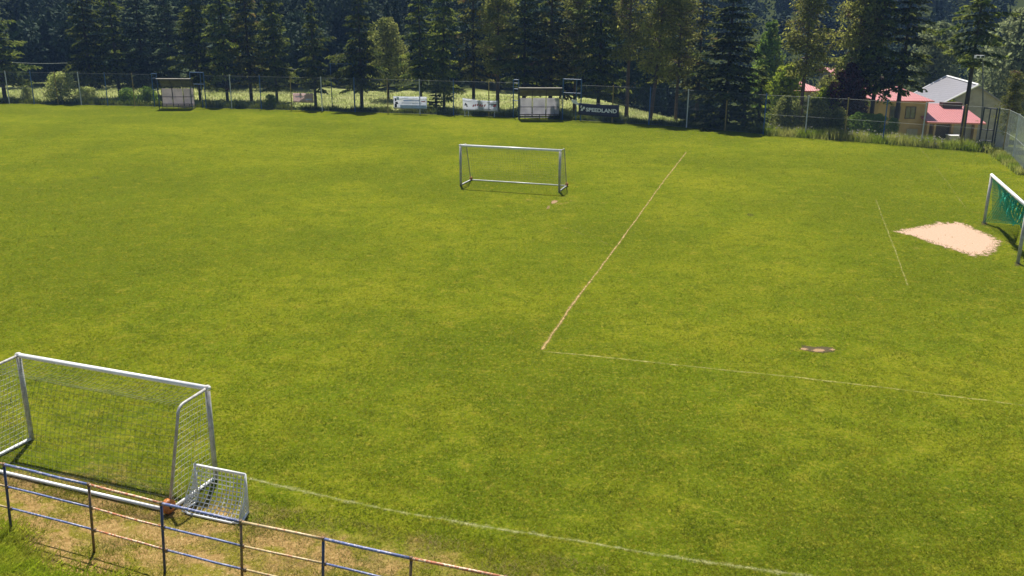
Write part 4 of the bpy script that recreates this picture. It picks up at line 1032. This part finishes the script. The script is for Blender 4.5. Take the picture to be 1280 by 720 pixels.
# two more red roofs between the trees
def cottage(px0, px1, ypx, ridge, eave, Y, label, gable):
    xl, xr = D(px0, ypx, Y)[0], D(px1, ypx, Y)[0]; ev, rz = zat(px0, eave, Y), zat(px0, ridge, Y + 3); g = gz((xl + xr) / 2, Y) - .5
    t = thing('house', label, 'house', ((xl + xr) / 2, Y, g), absolute=True)
    m = MB(); m.box((xl, Y, g), (xr, Y + 6, ev)); m.build('wall', M['plaster_grey'], t)
    m = MB()
    if gable == 'side':
        roof_slab(m, ((xl - .4, Y - .4, ev - .1), (xr + .4, Y - .4, ev - .1), (xr + .4, Y + 3, rz), (xl - .4, Y + 3, rz))); roof_slab(m, ((xl - .4, Y + 3.001, rz), (xr + .4, Y + 3.001, rz), (xr + .4, Y + 6.4, ev - .1), (xl - .4, Y + 6.4, ev - .1)))
    else:
        c = xl + (xr - xl) * .15
        A_, B_, C_, D_ = (xl - .4, Y - .4, ev), (xr + .4, Y - .4, ev), (xr + .4, Y + 6.4, ev), (xl - .4, Y + 6.4, ev); r0, r1 = (c, Y + 2.6, rz), (c, Y + 3.4, rz)
        for qd in ((A_, B_, r0), (B_, C_, r1, r0), (C_, D_, r1), (D_, A_, r0, r1)): roof_slab(m, qd)
    m.build('roof', M['red_tiles'], t); win(t, xl + (xr - xl) * .55, Y, ev - 1.7, .9, 1.1)
cottage(995, 1026, 105, 98.0, 113, 97, 'small house with a pink-red roof glimpsed right of the bare-trunked pine', 'hip')
cottage(1044, 1072, 90, 84.5, 92, 118, 'distant house with a red roof glimpsed above the purple leaved tree', 'side')

# ------------------------------------------------------------------ lamp post, cables
Yl = fence_at(1230)[1] + 2.2; q = D(1229, 150, Yl); zl = zat(1229, 71, Yl); g = gz(q[0], Yl)
t = thing('street_lamp', 'slim grey lamp post with a white twin lamp head at the right corner', 'street lamp', (q[0], Yl, g), absolute=True)
xt = D(1228, 75, Yl)[0]
m = MB(); m.tube([(q[0], Yl, g - .2), (q[0] + (xt - q[0]) * .3, Yl, (g + zl) / 2), (xt + .05, Yl, zl - .35), (xt - .05, Yl, zl - .1), (xt - .3, Yl, zl)], [.07, .06, .045, .04, .035], 8); m.build('pole', M['dull_grey'], t, True)
for dx in (-.62, -.28):
    m = MB(); m.box((xt + dx, Yl - .28, zl - .10), (xt + dx + .28, Yl + .05, zl + .12)); h_ = m.build('lamp_head', M['trim_white'], t)
    m = MB(); m.box((xt + dx + .03, Yl - .29, zl - .07), (xt + dx + .25, Yl - .281, zl + .09)); m.build('lens', M['glass'], h_)
def cable(p0, p1, label, sag=.3, r=.018):
    m = MB(); p0, p1 = np.array(p0), np.array(p1); m.tube([p0 + (p1 - p0) * u - [0, 0, sag * 4 * u * (1 - u)] for u in np.linspace(0, 1, 14)], r, 4, False); tag(m.build('cable', M['wire_pale']), label, 'cable')
cable(D(-20, 74, 108), D(100, 77.5, 108), 'thin pale overhead cable behind the spruces at the far left')
cable(D(350, 84, 100), D(405, 87, 98), 'short overhead cable left of the raised blue frame', .15)

# ------------------------------------------------------------------ haze
hz = NT('haze'); hz.t.nodes.remove(hz.b)
pv = hz.n('ShaderNodeVolumePrincipled'); pv.inputs['Density'].default_value = HAZE_DENSITY; pv.inputs['Color'].default_value = (.32, .54, 1.0, 1); pv.inputs['Anisotropy'].default_value = .1
hz.l(pv.outputs[0], hz.out.inputs['Volume'])
zmax = float(terrain(XX, YY).max()) + 25
m = MB(); m.box((-790, -705, -30), (790, 860, zmax)); tag(m.build('haze', hz.m), 'thin bluish summer haze over the valley', 'haze', kind='stuff')
for o in S.objects:
    if '_abs' in o: del o['_abs']
